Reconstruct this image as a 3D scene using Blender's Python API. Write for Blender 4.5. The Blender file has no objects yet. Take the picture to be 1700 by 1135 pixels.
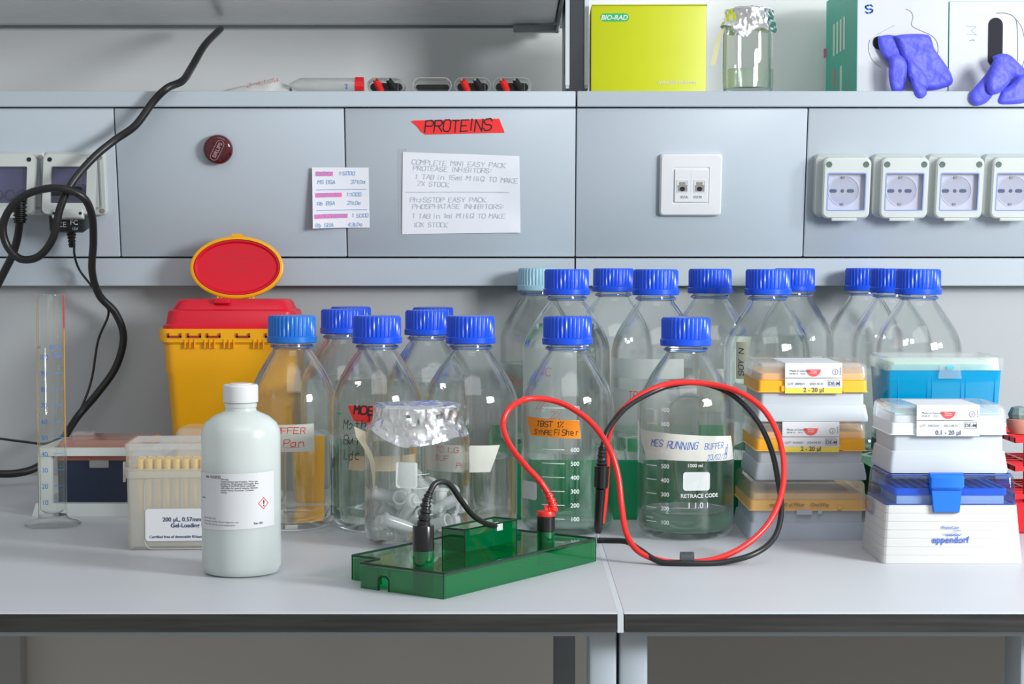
import bpy, bmesh, math, random
from math import pi, sin, cos, tan, atan, radians
from mathutils import Vector, Matrix, noise
from mathutils.geometry import delaunay_2d_cdt

S = bpy.context.scene
COL = S.collection
# ------------------------------------------------------------------ camera
F, CX, CY = 3000.0, 850.0, 567.5
PITCH = atan(137.0 / F)
HC = 0.288
cam_d = bpy.data.cameras.new('camera'); cam = bpy.data.objects.new('camera', cam_d); COL.objects.link(cam)
cam_d.sensor_width = 36; cam_d.lens = 36 * F / 1700; cam_d.clip_start = 0.02; cam_d.clip_end = 50
cam.location = (0, 0, HC); cam.rotation_euler = (pi / 2 - PITCH, 0, 0)
S.camera = cam
# ------------------------------------------------------------------ view, world, lamps
vs = S.view_settings
S.display_settings.display_device = 'sRGB'
vs.view_transform = 'Standard'; vs.look = 'None'; vs.gamma = 1; vs.use_curve_mapping = False
vs.exposure = -0.04
cy = S.cycles
cy.use_denoising = True
cy.max_bounces = 22; cy.diffuse_bounces = 4; cy.glossy_bounces = 8; cy.transmission_bounces = 20
cy.transparent_max_bounces = 80; cy.sample_clamp_indirect = 4.0; cy.blur_glossy = 0.3
cy.caustics_refractive = True; cy.caustics_reflective = False

W = bpy.data.worlds.new('room_light'); S.world = W; W.use_nodes = True
wn = W.node_tree; wn.nodes.clear()
wo = wn.nodes.new('ShaderNodeOutputWorld'); wb = wn.nodes.new('ShaderNodeBackground')
tc = wn.nodes.new('ShaderNodeTexCoord'); sx = wn.nodes.new('ShaderNodeSeparateXYZ')
mr = wn.nodes.new('ShaderNodeMapRange'); rp = wn.nodes.new('ShaderNodeValToRGB')
mr.inputs[1].default_value = -1; mr.inputs[2].default_value = 1
rp.color_ramp.elements[0].color = (.60, .57, .52, 1); rp.color_ramp.elements[1].color = (.80, .84, .88, 1)
e = rp.color_ramp.elements.new(.5); e.color = (.70, .70, .67, 1)
wn.links.new(tc.outputs['Generated'], sx.inputs[0]); wn.links.new(sx.outputs[2], mr.inputs[0])
wn.links.new(mr.outputs[0], rp.inputs[0]); wn.links.new(rp.outputs[0], wb.inputs[0])
wb.inputs[1].default_value = 0.62
wn.links.new(wb.outputs[0], wo.inputs[0])

def area(name, loc, target, size, power, col, size_y=None):
    d = bpy.data.lights.new(name, 'AREA'); d.energy = power; d.color = col; d.size = size
    if size_y: d.shape = 'RECTANGLE'; d.size_y = size_y
    o = bpy.data.objects.new(name, d); COL.objects.link(o); o.location = loc
    o.rotation_euler = (Vector(target) - Vector(loc)).to_track_quat('-Z', 'Y').to_euler()
    return o
area('key_softbox', (1.25, 0.90, 0.64), (0.0, 2.3, 0.3), 0.40, 28, (.95, .98, 1.0), .42)
area('side_window', (3.4, -0.15, 1.35), (0.1, 2.1, 0.15), 0.55, 40, (.93, .97, 1.0), .75)
area('overhead_fill', (0.3, -0.2, 2.4), (0, 2.1, 0.1), 2.2, 16, (.96, .98, 1.0), 1.6)  # broad soft fill added from above, not a known lamp of the room

# ------------------------------------------------------------------ pixel helpers
ct, st = cos(PITCH), sin(PITCH)
def at(px, py, Y):
    k = tan(atan((py - CY) / F) + PITCH); Z = HC - k * Y
    D = Y * ct + (HC - Z) * st
    return Vector(((px - CX) * D / F, Y, Z))
def gr(px, py, Z=0.0):
    k = tan(atan((py - CY) / F) + PITCH); Y = (HC - Z) / k
    return at(px, py, Y)
def xat(px, Y, Z=0.1): return (px - CX) * (Y * ct + (HC - Z) * st) / F

# ------------------------------------------------------------------ materials
MATS = {}
def newmat(name):
    m = bpy.data.materials.new(name); m.use_nodes = True; nt = m.node_tree; nt.nodes.clear()
    out = nt.nodes.new('ShaderNodeOutputMaterial'); return m, nt, out
def pbr(name, col, rough=.5, metal=0, var=0, scale=30, bump=0, bscale=200, coat=0, spec=.5, trans=0, sss=0, stretch=None):
    if name in MATS: return MATS[name]
    m, nt, out = newmat(name); b = nt.nodes.new('ShaderNodeBsdfPrincipled')
    b.inputs['Base Color'].default_value = (*col, 1); b.inputs['Roughness'].default_value = rough
    b.inputs['Metallic'].default_value = metal; b.inputs['Coat Weight'].default_value = coat
    b.inputs['Specular IOR Level'].default_value = spec; b.inputs['Transmission Weight'].default_value = trans
    if sss: b.inputs['Subsurface Weight'].default_value = sss; b.inputs['Subsurface Radius'].default_value = (.01, .01, .01); b.inputs['Subsurface Scale'].default_value = 1
    tcn = nt.nodes.new('ShaderNodeTexCoord'); src = tcn.outputs['Object']
    if stretch:
        mp = nt.nodes.new('ShaderNodeMapping'); mp.inputs['Scale'].default_value = stretch
        nt.links.new(src, mp.inputs[0]); src = mp.outputs[0]
    if var:
        n = nt.nodes.new('ShaderNodeTexNoise'); n.inputs['Scale'].default_value = scale; n.inputs['Detail'].default_value = 6
        nt.links.new(src, n.inputs['Vector'])
        r = nt.nodes.new('ShaderNodeValToRGB')
        r.color_ramp.elements[0].position = .3; r.color_ramp.elements[1].position = .7
        r.color_ramp.elements[0].color = (*[c * (1 - var) for c in col], 1)
        r.color_ramp.elements[1].color = (*[min(1, c * (1 + var)) for c in col], 1)
        nt.links.new(n.outputs[0], r.inputs[0]); nt.links.new(r.outputs[0], b.inputs['Base Color'])
    if bump:
        n = nt.nodes.new('ShaderNodeTexNoise'); n.inputs['Scale'].default_value = bscale; n.inputs['Detail'].default_value = 4
        nt.links.new(src, n.inputs['Vector'])
        bu = nt.nodes.new('ShaderNodeBump'); bu.inputs['Strength'].default_value = bump; bu.inputs['Distance'].default_value = .001
        nt.links.new(n.outputs[0], bu.inputs['Height']); nt.links.new(bu.outputs[0], b.inputs['Normal'])
    nt.links.new(b.outputs[0], out.inputs[0]); MATS[name] = m; return m
def clear(name, tint, refl_rough=.02, milk=0.0, milkcol=(.85, .88, .88), rim=None, f0=.045, body=0, spec=1.0):
    """thin clear plastic or glass: tinted see-through, fresnel sheen; milk = share of scattering plastic; rim = real refraction near grazing"""
    if name in MATS: return MATS[name]
    m, nt, out = newmat(name); L = nt.links
    tr = nt.nodes.new('ShaderNodeBsdfTransparent'); tr.inputs[0].default_value = (*tint, 1)
    cur = tr.outputs[0]
    lw = nt.nodes.new('ShaderNodeLayerWeight'); lw.inputs[0].default_value = .5
    if rim:
        gl = nt.nodes.new('ShaderNodeBsdfGlass'); gl.inputs['IOR'].default_value = 1.48; gl.inputs['Roughness'].default_value = 0
        gl.inputs[0].default_value = (*tint, 1)
        mp = nt.nodes.new('ShaderNodeMapRange'); mp.inputs[1].default_value = rim[0]; mp.inputs[2].default_value = rim[1]
        mp.inputs[4].default_value = rim[2]
        L.new(lw.outputs['Facing'], mp.inputs[0])
        mx = nt.nodes.new('ShaderNodeMixShader'); L.new(mp.outputs[0], mx.inputs[0]); L.new(cur, mx.inputs[1]); L.new(gl.outputs[0], mx.inputs[2]); cur = mx.outputs[0]
    if milk:
        d = nt.nodes.new('ShaderNodeBsdfDiffuse'); d.inputs[0].default_value = (*milkcol, 1)
        t2 = nt.nodes.new('ShaderNodeBsdfTranslucent'); t2.inputs[0].default_value = (*milkcol, 1)
        m2 = nt.nodes.new('ShaderNodeMixShader'); m2.inputs[0].default_value = .45; L.new(d.outputs[0], m2.inputs[1]); L.new(t2.outputs[0], m2.inputs[2])
        mx = nt.nodes.new('ShaderNodeMixShader'); mx.inputs[0].default_value = milk; L.new(cur, mx.inputs[1]); L.new(m2.outputs[0], mx.inputs[2]); cur = mx.outputs[0]
    g = nt.nodes.new('ShaderNodeBsdfGlossy'); g.inputs['Roughness'].default_value = refl_rough; g.inputs[0].default_value = (spec, spec, spec, 1)
    p = nt.nodes.new('ShaderNodeMath'); p.operation = 'POWER'; p.inputs[1].default_value = 5; L.new(lw.outputs['Facing'], p.inputs[0])
    q = nt.nodes.new('ShaderNodeMath'); q.operation = 'MULTIPLY_ADD'; q.inputs[1].default_value = .8 * (1 - f0); q.inputs[2].default_value = f0; L.new(p.outputs[0], q.inputs[0])
    mx = nt.nodes.new('ShaderNodeMixShader'); L.new(q.outputs[0], mx.inputs[0]); L.new(cur, mx.inputs[1]); L.new(g.outputs[0], mx.inputs[2])
    L.new(mx.outputs[0], out.inputs[0]); MATS[name] = m; return m
def glassy(name, col, ior, rough=0):
    if name in MATS: return MATS[name]
    m, nt, out = newmat(name); g = nt.nodes.new('ShaderNodeBsdfGlass'); g.inputs[0].default_value = (*col, 1)
    g.inputs['IOR'].default_value = ior; g.inputs['Roughness'].default_value = rough
    nt.links.new(g.outputs[0], out.inputs[0]); MATS[name] = m; return m

GLASS = clear('bottle_glass', (.993, .998, .995), rim=(.45, .80, .95), f0=.05)
CYLGLASS = clear('cylinder_glass', (.99, .995, .985), rim=(.6, .9, .9), f0=.05)
WATER = glassy('water', (.975, .995, .985), 1.33)
CAPBLUE = pbr('blue_cap_plastic', (.008, .08, .70), .27, var=.04)
CAPOLD = pbr('older_blue_cap_plastic', (.01, .16, .60), .3, var=.06)
CAPPALE = pbr('pale_blue_cap_plastic', (.30, .52, .63), .4, var=.04)
METAL = pbr('grey_blue_painted_metal', (.45, .51, .565), .5, var=.02, scale=4, bump=.04, bscale=900)
METALD = pbr('grey_painted_metal', (.36, .39, .42), .45, var=.03, scale=6)
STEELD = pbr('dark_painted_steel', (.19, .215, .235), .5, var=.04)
LOWALL = pbr('lower_wall_paint', (.42, .44, .455), .6, var=.025, scale=3)
WALLUP = pbr('upper_wall_paint', (.92, .93, .93), .6, var=.02, scale=2)
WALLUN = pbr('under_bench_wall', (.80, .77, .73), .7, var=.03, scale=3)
DESK = pbr('bench_laminate', (.52, .54, .57), .46, var=.025, scale=5, bump=.05, bscale=1500)
EDGE = pbr('black_bench_core', (.028, .027, .026), .55, var=.5, scale=60, stretch=(.15, 1, 3))
GREYEDGE = pbr('bench_edge_strip', (.60, .65, .69), .4)
FLOOR = pbr('floor_vinyl', (.30, .30, .29), .5, var=.08, scale=10)
BLACK = pbr('black_rubber', (.012, .012, .013), .38, var=.1)
BLACKG = pbr('black_hard_plastic', (.010, .010, .011), .22)
RED = pbr('red_cable_rubber', (.74, .022, .018), .34, var=.04)
REDP = pbr('red_plastic', (.70, .012, .02), .35, var=.04)
REDLID = pbr('sharps_red_plastic', (.66, .005, .025), .34, var=.04, scale=12)
YEL = pbr('sharps_yellow_plastic', (.86, .40, .002), .36, var=.03, scale=10)
WHITEP = pbr('white_plastic', (.70, .71, .73), .4, var=.02)
OFFW = pbr('ivory_plastic', (.57, .61, .59), .4, var=.02)
PAPER = pbr('paper_white', (.80, .82, .88), .75, var=.02, scale=20)
LABEL = pbr('label_white', (.66, .67, .69), .5)
GREYLAB = pbr('label_grey', (.60, .66, .70), .5)
YELLAB = pbr('label_yellow', (.88, .68, .08), .5)
INK = pbr('ink_black', (.015, .015, .02), .6)
INKD = pbr('ink_grey_print', (.10, .11, .14), .6)
INKG = pbr('ink_faded_grey', (.52, .54, .60), .7)
INKB = pbr('ink_blue', (.03, .10, .50), .6)
INKBP = pbr('ink_pale_blue', (.26, .44, .68), .7)
INKR = pbr('ink_red', (.80, .06, .04), .6)
PINK = pbr('highlighter_pink', (.95, .16, .48), .7)
WPRINT = pbr('white_enamel', (.80, .84, .84), .4)
TAPE = pbr('masking_tape', (.66, .67, .60), .7, var=.05, scale=60)
REDTAPE = pbr('red_tape', (.90, .03, .03), .5, var=.04)
ORTAPE = pbr('orange_tape', (.93, .27, .005), .5, var=.04)
GREENT = pbr('green_tray_plastic', (.0, .25, .095), .35, var=.06, scale=8)
HDPE = clear('milky_bottle_plastic', (.86, .93, .90), refl_rough=.22, milk=.86, milkcol=(.93, .97, .955), f0=.05)
PP = clear('frosted_clear_plastic', (.97, .975, .97), refl_rough=.15, milk=.24, milkcol=(.93, .94, .93))
PPD = clear('frosted_clear_plastic_dense', (.96, .96, .94), refl_rough=.2, milk=.42, milkcol=(.93, .92, .87))
PPC = clear('clear_plastic_lid', (.98, .985, .985), refl_rough=.06, milk=.16, milkcol=(.93,.94,.95))
PPW = pbr('white_frosted_plastic', (.50, .54, .58), .4, sss=.0, var=.02)
GREYB = pbr('pale_grey_plastic', (.50, .56, .64), .4, var=.02)
ORANGE = pbr('orange_rack_plastic', (.92, .42, .02), .4, var=.03)
ORPALE = pbr('pale_orange_rack_plastic', (.84, .50, .17), .45, var=.03)
YTIP = pbr('yellow_tip_plastic', (.90, .60, .08), .35)
CORAL = pbr('coral_rack_plastic', (.78, .14, .05), .4, var=.03)
CORALC = clear('coral_clear_lid', (.92, .72, .66), refl_rough=.1, milk=.3, milkcol=(.75, .52, .45))
NAVY = pbr('navy_plastic', (.008, .017, .045), .35, var=.1)
CYANC = clear('cyan_clear_plastic', (.10, .62, .92), refl_rough=.08, milk=.66, milkcol=(.0, .60, .92))
TEAL = pbr('teal_rack_plastic', (.02, .50, .52), .4, var=.03)
BLUEC = clear('blue_tinted_acrylic', (.80, .87, .98), refl_rough=.03, milk=.03, milkcol=(.1, .2, .8))
BLUEP = pbr('blue_plastic', (.01, .15, .70), .35, var=.03)
BLUERIM = pbr('blue_acrylic_edge', (.05, .10, .40), .2)
GRNC = clear('green_acrylic', (.06, .64, .30), refl_rough=.02, milk=.30, milkcol=(.0, .42, .15), f0=.07)
GRNTOP = clear('green_acrylic_top', (.18, .74, .42), refl_rough=.02, milk=.07, milkcol=(.0, .20, .08), f0=.10)
GRNRIM = pbr('green_acrylic_dark_edge', (.002, .030, .018), .15)
STEEL = pbr('shiny_steel', (.62, .62, .60), .2, metal=1)
FOIL = pbr('aluminium_foil', (.88, .89, .92), .24, metal=1)
LIME = pbr('lime_card', (.53, .57, .002), .42, var=.015)
LIMED = pbr('lime_card_edge', (.40, .42, .01), .6)
LOGOG = pbr('logo_green', (.0, .42, .10), .5)
CARD = pbr('white_card', (.55, .57, .61), .45, var=.01)
CARDG = pbr('green_card', (.03, .42, .30), .5, var=.04)
CARDE = pbr('card_edge', (.30, .55, .52), .6)
DARKHOLE = pbr('dark_opening', (.012, .012, .02), .8)
NITRILE = pbr('nitrile_violet_blue', (.10, .11, .80), .5, var=.08, scale=60, bump=.5, bscale=350)
GEMRED = pbr('dark_red_glitter_resin', (.075, .004, .008), .12, var=.6, scale=260, coat=.6)
TUBEP = clear('microtube_plastic', (.97, .98, .98), refl_rough=.15, milk=.45, milkcol=(.93, .95, .95))
VIOLETW = clear('flap_window', (.95, .955, .985), refl_rough=.05, milk=.03, milkcol=(.6, .6, .85), f0=.06)
WINRIM = pbr('flap_window_rim', (.28, .34, .62), .3)
SOCK = pbr('socket_white', (.84, .85, .90), .35)
HOLEB = pbr('socket_hole', (.06, .11, .19), .6)
STRIPEY = pbr('yellow_glass_stripe', (.85, .72, .05), .3)
STRIPEO = pbr('amber_glass_stripe', (.70, .33, .03), .3)
BRASS = pbr('jack_metal', (.42, .39, .34), .35, metal=.6)
TERRA = pbr('terracotta_rubber', (.50, .23, .17), .6)

# ------------------------------------------------------------------ mesh builder
class MB:
    def __init__(s): s.v = []; s.f = []
    def add(s, vs_, fs): n = len(s.v); s.v += [tuple(p) for p in vs_]; s.f += [tuple(i + n for i in f) for f in fs]; return s
    def box(s, x0, x1, y0, y1, z0, z1, b=0):
        if b:
            s.loft([(rrect((x0 + x1) / 2, (y0 + y1) / 2, x1 - x0 - 2 * k, y1 - y0 - 2 * k, max(b - k, b * .3), 2), z) for k, z in
                    ((b * .8, z0), (0, z0 + b * .8), (0, z1 - b * .8), (b * .8, z1))]); return s
        return s.add([(x, y, z) for z in (z0, z1) for y in (y0, y1) for x in (x0, x1)],
                     [(0, 2, 3, 1), (4, 5, 7, 6), (0, 1, 5, 4), (2, 6, 7, 3), (0, 4, 6, 2), (1, 3, 7, 5)])
    def loft(s, secs, cap=(True, True), close=False):
        n = len(secs[0][0]); base = len(s.v)
        for pts, z in secs: s.v += [(p[0], p[1], z if len(p) < 3 else p[2]) for p in pts]
        m = len(secs)
        for k in range(m if close else m - 1):
            a = base + k * n; b = base + ((k + 1) % m) * n
            for i in range(n):
                j = (i + 1) % n; s.f.append((a + i, a + j, b + j, b + i))
        if not close:
            if cap[0]: s.f.append(tuple(base + i for i in range(n))[::-1])
            if cap[1]: s.f.append(tuple(base + (m - 1) * n + i for i in range(n)))
        return s
    def ring(s, outer, inner, z0, z1):
        n = len(outer)
        return s.loft([(outer, z0), (outer, z1), (inner, z1), (inner, z0)], close=True)
    def lathe(s, prof, seg=48, closed=False, rib=None):
        base = len(s.v); n = len(prof)
        for r, z in prof:
            for i in range(seg):
                a = 2 * pi * i / seg; rr = r
                if rib and rib[0] < z < rib[1]: rr = r - (rib[2] if i % 4 in (0, 3) else 0)
                s.v.append((rr * cos(a), rr * sin(a), z))
        for k in range(n if closed else n - 1):
            a = base + k * seg; b = base + ((k + 1) % n) * seg
            for i in range(seg):
                j = (i + 1) % seg; s.f.append((a + i, a + j, b + j, b + i))
        if not closed:
            if prof[0][0] > 1e-6: s.f.append(tuple(base + i for i in range(seg))[::-1])
            if prof[-1][0] > 1e-6: s.f.append(tuple(base + (n - 1) * seg + i for i in range(seg)))
        return s
    def tube(s, pts, r, seg=12, cap=True):
        pts = [Vector(p) for p in pts]; n = len(pts); base = len(s.v)
        rs = r if isinstance(r, (list, tuple)) else [r] * n
        t0 = (pts[1] - pts[0]).normalized(); up = Vector((0, 0, 1)) if abs(t0.z) < .9 else Vector((1, 0, 0))
        u = t0.cross(up).normalized()
        for k in range(n):
            t = (pts[min(k + 1, n - 1)] - pts[max(k - 1, 0)]).normalized()
            u = (u - t * u.dot(t)).normalized(); w = t.cross(u)
            for i in range(seg):
                a = 2 * pi * i / seg; s.v.append(tuple(pts[k] + (u * cos(a) + w * sin(a)) * rs[k]))
        for k in range(n - 1):
            for i in range(seg):
                j = (i + 1) % seg; a = base + k * seg; s.f.append((a + i, a + j, a + seg + j, a + seg + i))
        if cap:
            s.f.append(tuple(base + i for i in range(seg))[::-1]); s.f.append(tuple(base + (n - 1) * seg + i for i in range(seg)))
        return s
    def xform(s, M, start=0):
        for i in range(start, len(s.v)): s.v[i] = tuple(M @ Vector(s.v[i]))
        return s
def rrect(cx, cy, w, d, r, n=4):
    r = min(r, w / 2 - 1e-6, d / 2 - 1e-6); p = []
    for sx_, sy_, a0 in ((1, -1, -pi / 2), (1, 1, 0), (-1, 1, pi / 2), (-1, -1, pi)):
        for i in range(n + 1):
            a = a0 + pi / 2 * i / n
            p.append((cx + sx_ * (w / 2 - r) + r * cos(a), cy + sy_ * (d / 2 - r) + r * sin(a)))
    return p
def catmull(pts, n=8):
    P = [Vector(p) for p in pts]; P = [2 * P[0] - P[1]] + P + [2 * P[-1] - P[-2]]; out = []
    for i in range(1, len(P) - 2):
        for k in range(n):
            t = k / n; a, b, c, d = P[i - 1:i + 3]
            out.append(.5 * ((2 * b) + (c - a) * t + (2 * a - 5 * b + 4 * c - d) * t * t + (3 * b - a - 3 * c + d) * t ** 3))
    out.append(P[-2]); return out
MESHES = {}
def mk(name, mb, mat, smooth=40):
    me = bpy.data.meshes.new(name); me.from_pydata(mb.v, [], mb.f); me.update()
    bm = bmesh.new(); bm.from_mesh(me); bmesh.ops.remove_doubles(bm, verts=bm.verts, dist=1e-6)
    if not getattr(mb, 'flat', False): bmesh.ops.recalc_face_normals(bm, faces=bm.faces)
    bm.to_mesh(me); bm.free()
    if smooth:
        me.polygons.foreach_set('use_smooth', [True] * len(me.polygons)); me.set_sharp_from_angle(angle=radians(smooth))
    me.materials.append(mat); return me
def obj(name, mb, mat, parent=None, smooth=40, loc=None, rot=None, label=None):
    me = mb if isinstance(mb, bpy.types.Mesh) else mk(name, mb, mat, smooth)
    o = bpy.data.objects.new(name, me); COL.objects.link(o)
    if parent: o.parent = parent
    if loc is not None: o.location = loc
    if rot is not None: o.rotation_euler = rot
    if label: o['label'] = label
    return o
def thing(name, label, cat, loc=(0, 0, 0), rot=(0, 0, 0), group=None):
    o = bpy.data.objects.new(name, None); COL.objects.link(o); o.location = loc; o.rotation_euler = rot
    o.empty_display_size = .02
    o['label'] = label; o['category'] = cat
    if group: o['group'] = group
    return o
def tag(o, label, cat, group=None):
    o['label'] = label; o['category'] = cat
    if group: o['group'] = group
    return o
def struct(name, mb, mat, parent=None, **k):
    o = obj(name, mb, mat, parent, **k)
    if not parent: o['kind'] = 'structure'
    return o
def box(*a, **k): return MB().box(*a, **k)

# ------------------------------------------------------------------ writing
GLY = {'A': "002640 1232", 'B': "00063645443303 3342413000", 'C': "4536160501103041", 'D': "00062644422000", 'E': "46060040 0333",
 'F': "460600 0333", 'G': "453616050110304143 4323", 'H': "0006 4046 0343", 'I': "2026", 'J': "464130100001", 'K': "0006 460340",
 'L': "060040", 'M': "0006234640", 'N': "00064046", 'O': "163645413010010516", 'P': "00063645443303", 'Q': "163645413010010516 2240",
 'R': "00063645443303 2340", 'S': "453616050413334241301001", 'T': "0646 2620", 'U': "060110304146", 'V': "062046", 'W': "0610233046",
 'X': "0640 0046", 'Y': "062346 2320", 'Z': "06460040", '0': "163645413010010516", '1': "152620", '2': "05163645440040",
 '3': "05163645443323 334241301001", '4': "30360242", '5': "460603334241301001", '6': "4536160501103041423303", '7': "064610",
 '8': "130405163645443313020110304142 3342", '9': "011030414536160504133343", '/': "0046", ':': "2122 2425", '%': "0046 0516 3041",
 '.': "2021", '-': "1333", '=': "0242 0444", 'm': "0004 03142420 23344440", 'n': "0004 03143440", 'l': "2620", 'k': "1016 341230",
 'd': "3630 3120100103143433", 'a': "3414030110203134 3430", 'h': "0006 03143430", 'e': "02323314040110 1030", 'r': "1014 132434",
 'o': "142433211001 0314", 't': "1620 0434", 'i': "1014 1516", 'u': "0401102134 3430", 'x': "0430 0034", 'f': "362520 0434",
 'b': "0006 03142433312000", 'c': "3414030110 1030"}
def hand(text, w, h, adv=1.3, thick=.12, slant=.12, seed=1):
    """pen strokes as thin ribbons in the u-v plane; w,h size of a glyph"""
    rnd = random.Random(seed); vs_, fs = [], []; x = 0; th = thick * h
    for ch in text:
        if ch == ' ': x += w * adv * .8; continue
        g = GLY.get(ch) or GLY.get(ch.upper()) or ''
        if ch in 'il1I:.': x -= w * adv * .22
        jx, jy, js = rnd.uniform(-.06, .06) * w, rnd.uniform(-.06, .06) * h, rnd.uniform(.9, 1.1)
        for stroke in g.split():
            stroke = stroke[:len(stroke) // 2 * 2]
            p = [(int(stroke[i]) / 4 * w, int(stroke[i + 1]) / 6 * h) for i in range(0, len(stroke), 2)]
            p = [(a * js + rnd.uniform(-.03, .03) * w, b + rnd.uniform(-.03, .03) * h) for a, b in p]
            for (a, b), (c, d) in zip(p, p[1:]):
                L = math.hypot(c - a, d - b) or 1e-9; nx, ny = -(d - b) / L * th / 2, (c - a) / L * th / 2
                ex, ey = (c - a) / L * th * .35, (d - b) / L * th * .35
                q = [(a - ex + nx, b - ey + ny), (a - ex - nx, b - ey - ny), (c + ex - nx, d + ey - ny), (c + ex + nx, d + ey + ny)]
                n = len(vs_); vs_ += [(x + jx + u + slant * v, jy + v) for u, v in q]; fs.append((n, n + 1, n + 2, n + 3))
        x += w * adv * (.80 if ch in 'il1I:.' else 1)
    return vs_, fs, x
FC = {}
def ptext(text, size, align='LEFT', bold=0):
    key = (text, bold)
    if key not in FC:
        c = bpy.data.curves.new('t', 'FONT'); c.body = text; c.size = 1; c.resolution_u = 3; c.offset = bold
        o = bpy.data.objects.new('t', c); COL.objects.link(o)
        bpy.context.view_layer.update()
        me = bpy.data.meshes.new_from_object(o.evaluated_get(bpy.context.evaluated_depsgraph_get()))
        FC[key] = ([(v.co.x, v.co.y) for v in me.vertices], [tuple(p.vertices) for p in me.polygons])
        bpy.data.objects.remove(o); bpy.data.curves.remove(c); bpy.data.meshes.remove(me)
    v, f = FC[key]; w = max([p[0] for p in v] + [0]) * size; dx = {'LEFT': 0, 'CENTER': -w / 2, 'RIGHT': -w}[align]
    return [(a * size + dx, b * size) for a, b in v], f, w
def rectuv(u0, u1, v0, v1, nu=1):
    vs_ = [(u0 + (u1 - u0) * i / nu, v) for v in (v0, v1) for i in range(nu + 1)]
    return vs_, [(i, i + 1, nu + 2 + i, nu + 1 + i) for i in range(nu)]
def polyuv(outline, nu=24):
    """4-cornered sheet (bl,br,tr,tl) sampled nu x 3"""
    bl, br, tr, tl = outline; vs_ = []; nv = 3
    for j in range(nv + 1):
        for i in range(nu + 1):
            s_, t_ = i / nu, j / nv
            b = (bl[0] + (br[0] - bl[0]) * s_, bl[1] + (br[1] - bl[1]) * s_); t = (tl[0] + (tr[0] - tl[0]) * s_, tl[1] + (tr[1] - tl[1]) * s_)
            vs_.append((b[0] + (t[0] - b[0]) * t_, b[1] + (t[1] - b[1]) * t_))
    return vs_, [(j * (nu + 1) + i, j * (nu + 1) + i + 1, (j + 1) * (nu + 1) + i + 1, (j + 1) * (nu + 1) + i) for j in range(nv) for i in range(nu)]
def cyl(r, a0=0, z0=0, lift=.0003):
    return lambda u, v: ((r + lift) * sin(a0 + u / r), -(r + lift) * cos(a0 + u / r), z0 + v)
def front(x0, y, z0, lift=.0003, slope=0): return lambda u, v: (x0 + u, y - lift + slope * v, z0 + v)
def face(x0, y0, z, rot=0):      # local wall things: +z out of the wall
    c, s_ = cos(rot), sin(rot); return lambda u, v: (x0 + u * c - v * s_, y0 + u * s_ + v * c, z)
class Ink:
    def __init__(s): s.mb = MB(); s.mb.flat = True
    def put(s, vf, fn, du=0, dv=0, rot=0):
        c, k = cos(rot), sin(rot)
        s.mb.add([fn(du + u * c - v * k, dv + u * k + v * c) for u, v in vf[0]], vf[1]); return s
    def obj(s, name, mat, parent, **k): return obj(name, s.mb, mat, parent, smooth=0, **k)
def sheet(fn, vf): 
    mb = MB(); mb.flat = True; mb.add([fn(u, v) for u, v in vf[0]], vf[1]); return mb

# ------------------------------------------------------------------ structure
YP0, YP1 = 2.355, 2.390            # panel face: top nearer than bottom
def zf(py, Y): return at(0, py, Y).z
zS = zf(151, 2.350)                # shelf top height
z178, z428, z430, z475 = zf(179, YP0), zf(427, YP1), zf(428.6, 2.384), zf(474, 2.388)
wall = struct('wall_back', box(-1.6, 1.6, 2.415, 2.45, -.75, z475 + .06), LOWALL)
mb = box(-1.6, 1.6, 2.70, 2.75, zS - .05, 1.6); struct('wall_upper', mb, WALLUP)
struct('floor', box(-1.6, 1.6, .2, 3.0, -.80, -.75), FLOOR)
delta = math.atan2(YP1 - YP0, z178 - z428); plen = math.hypot(YP1 - YP0, z178 - z428)
spine = thing('service_spine', 'grey blue metal service panels along the wall behind the bench', 'wall panel')
del spine['category']; del spine['label']; spine.name = 'wall_service_spine'; spine['kind'] = 'structure'
xs = [-1.6, at(200, 427, YP1).x, at(577, 427, YP1).x, at(954.5, 427, YP1).x, at(1334, 427, YP1).x, 1.0, 1.6]
xs = [-1.2, (at(189.5, 178, YP0).x + at(200, 427, YP1).x) / 2, (at(571, 178, YP0).x + at(577, 427, YP1).x) / 2,
      (at(957, 178, YP0).x + at(954.5, 427, YP1).x) / 2, (at(1341, 178, YP0).x + at(1334, 427, YP1).x) / 2, 1.0, 1.4]
PANROT = (pi / 2 + delta, 0, 0); P0 = Vector((0, YP1, z428))
for a, b in zip(xs, xs[1:]):
    g = .0008
    m = MB(); w, cxp = b - a - 2 * g, (a + b) / 2
    m.loft([(rrect(cxp, plen / 2, w - 2 * k, plen - .0018 - 2 * k, .0012, 2), z) for k, z in ((0, -.012), (0, -.0010), (.0010, 0))])
    obj('panel', m, METAL, spine, loc=P0, rot=PANROT)
obj('panel_backing', box(-1.4, 1.4, .0, plen, -.02, -.012), STEELD, spine, loc=P0, rot=PANROT)
xc = xs[3]
for a, b, nm in ((-1.4, xc - .0011, 'rail'), (xc + .0011, 1.4, 'rail')):
    obj(nm, box(a, b, 2.350, 2.70, z178 + .0011, zS, b=.0012), METAL, spine, label='upper shelf rail')
    m = MB().loft([([(a, 2.3845, z430), (b, 2.3845, z430), (b, 2.44, z430), (a, 2.44, z430)], 0),
                   ([(a, 2.3875, z475), (b, 2.3875, z475), (b, 2.44, z475), (a, 2.44, z475)], 0)])
    obj(nm, m, METAL, spine, label='lower rail')
# under-shelf strip closing the lower gap
obj('rail_backing', box(-1.4, 1.4, 2.44, 2.46, z475 - .02, zS), STEELD, spine)

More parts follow.
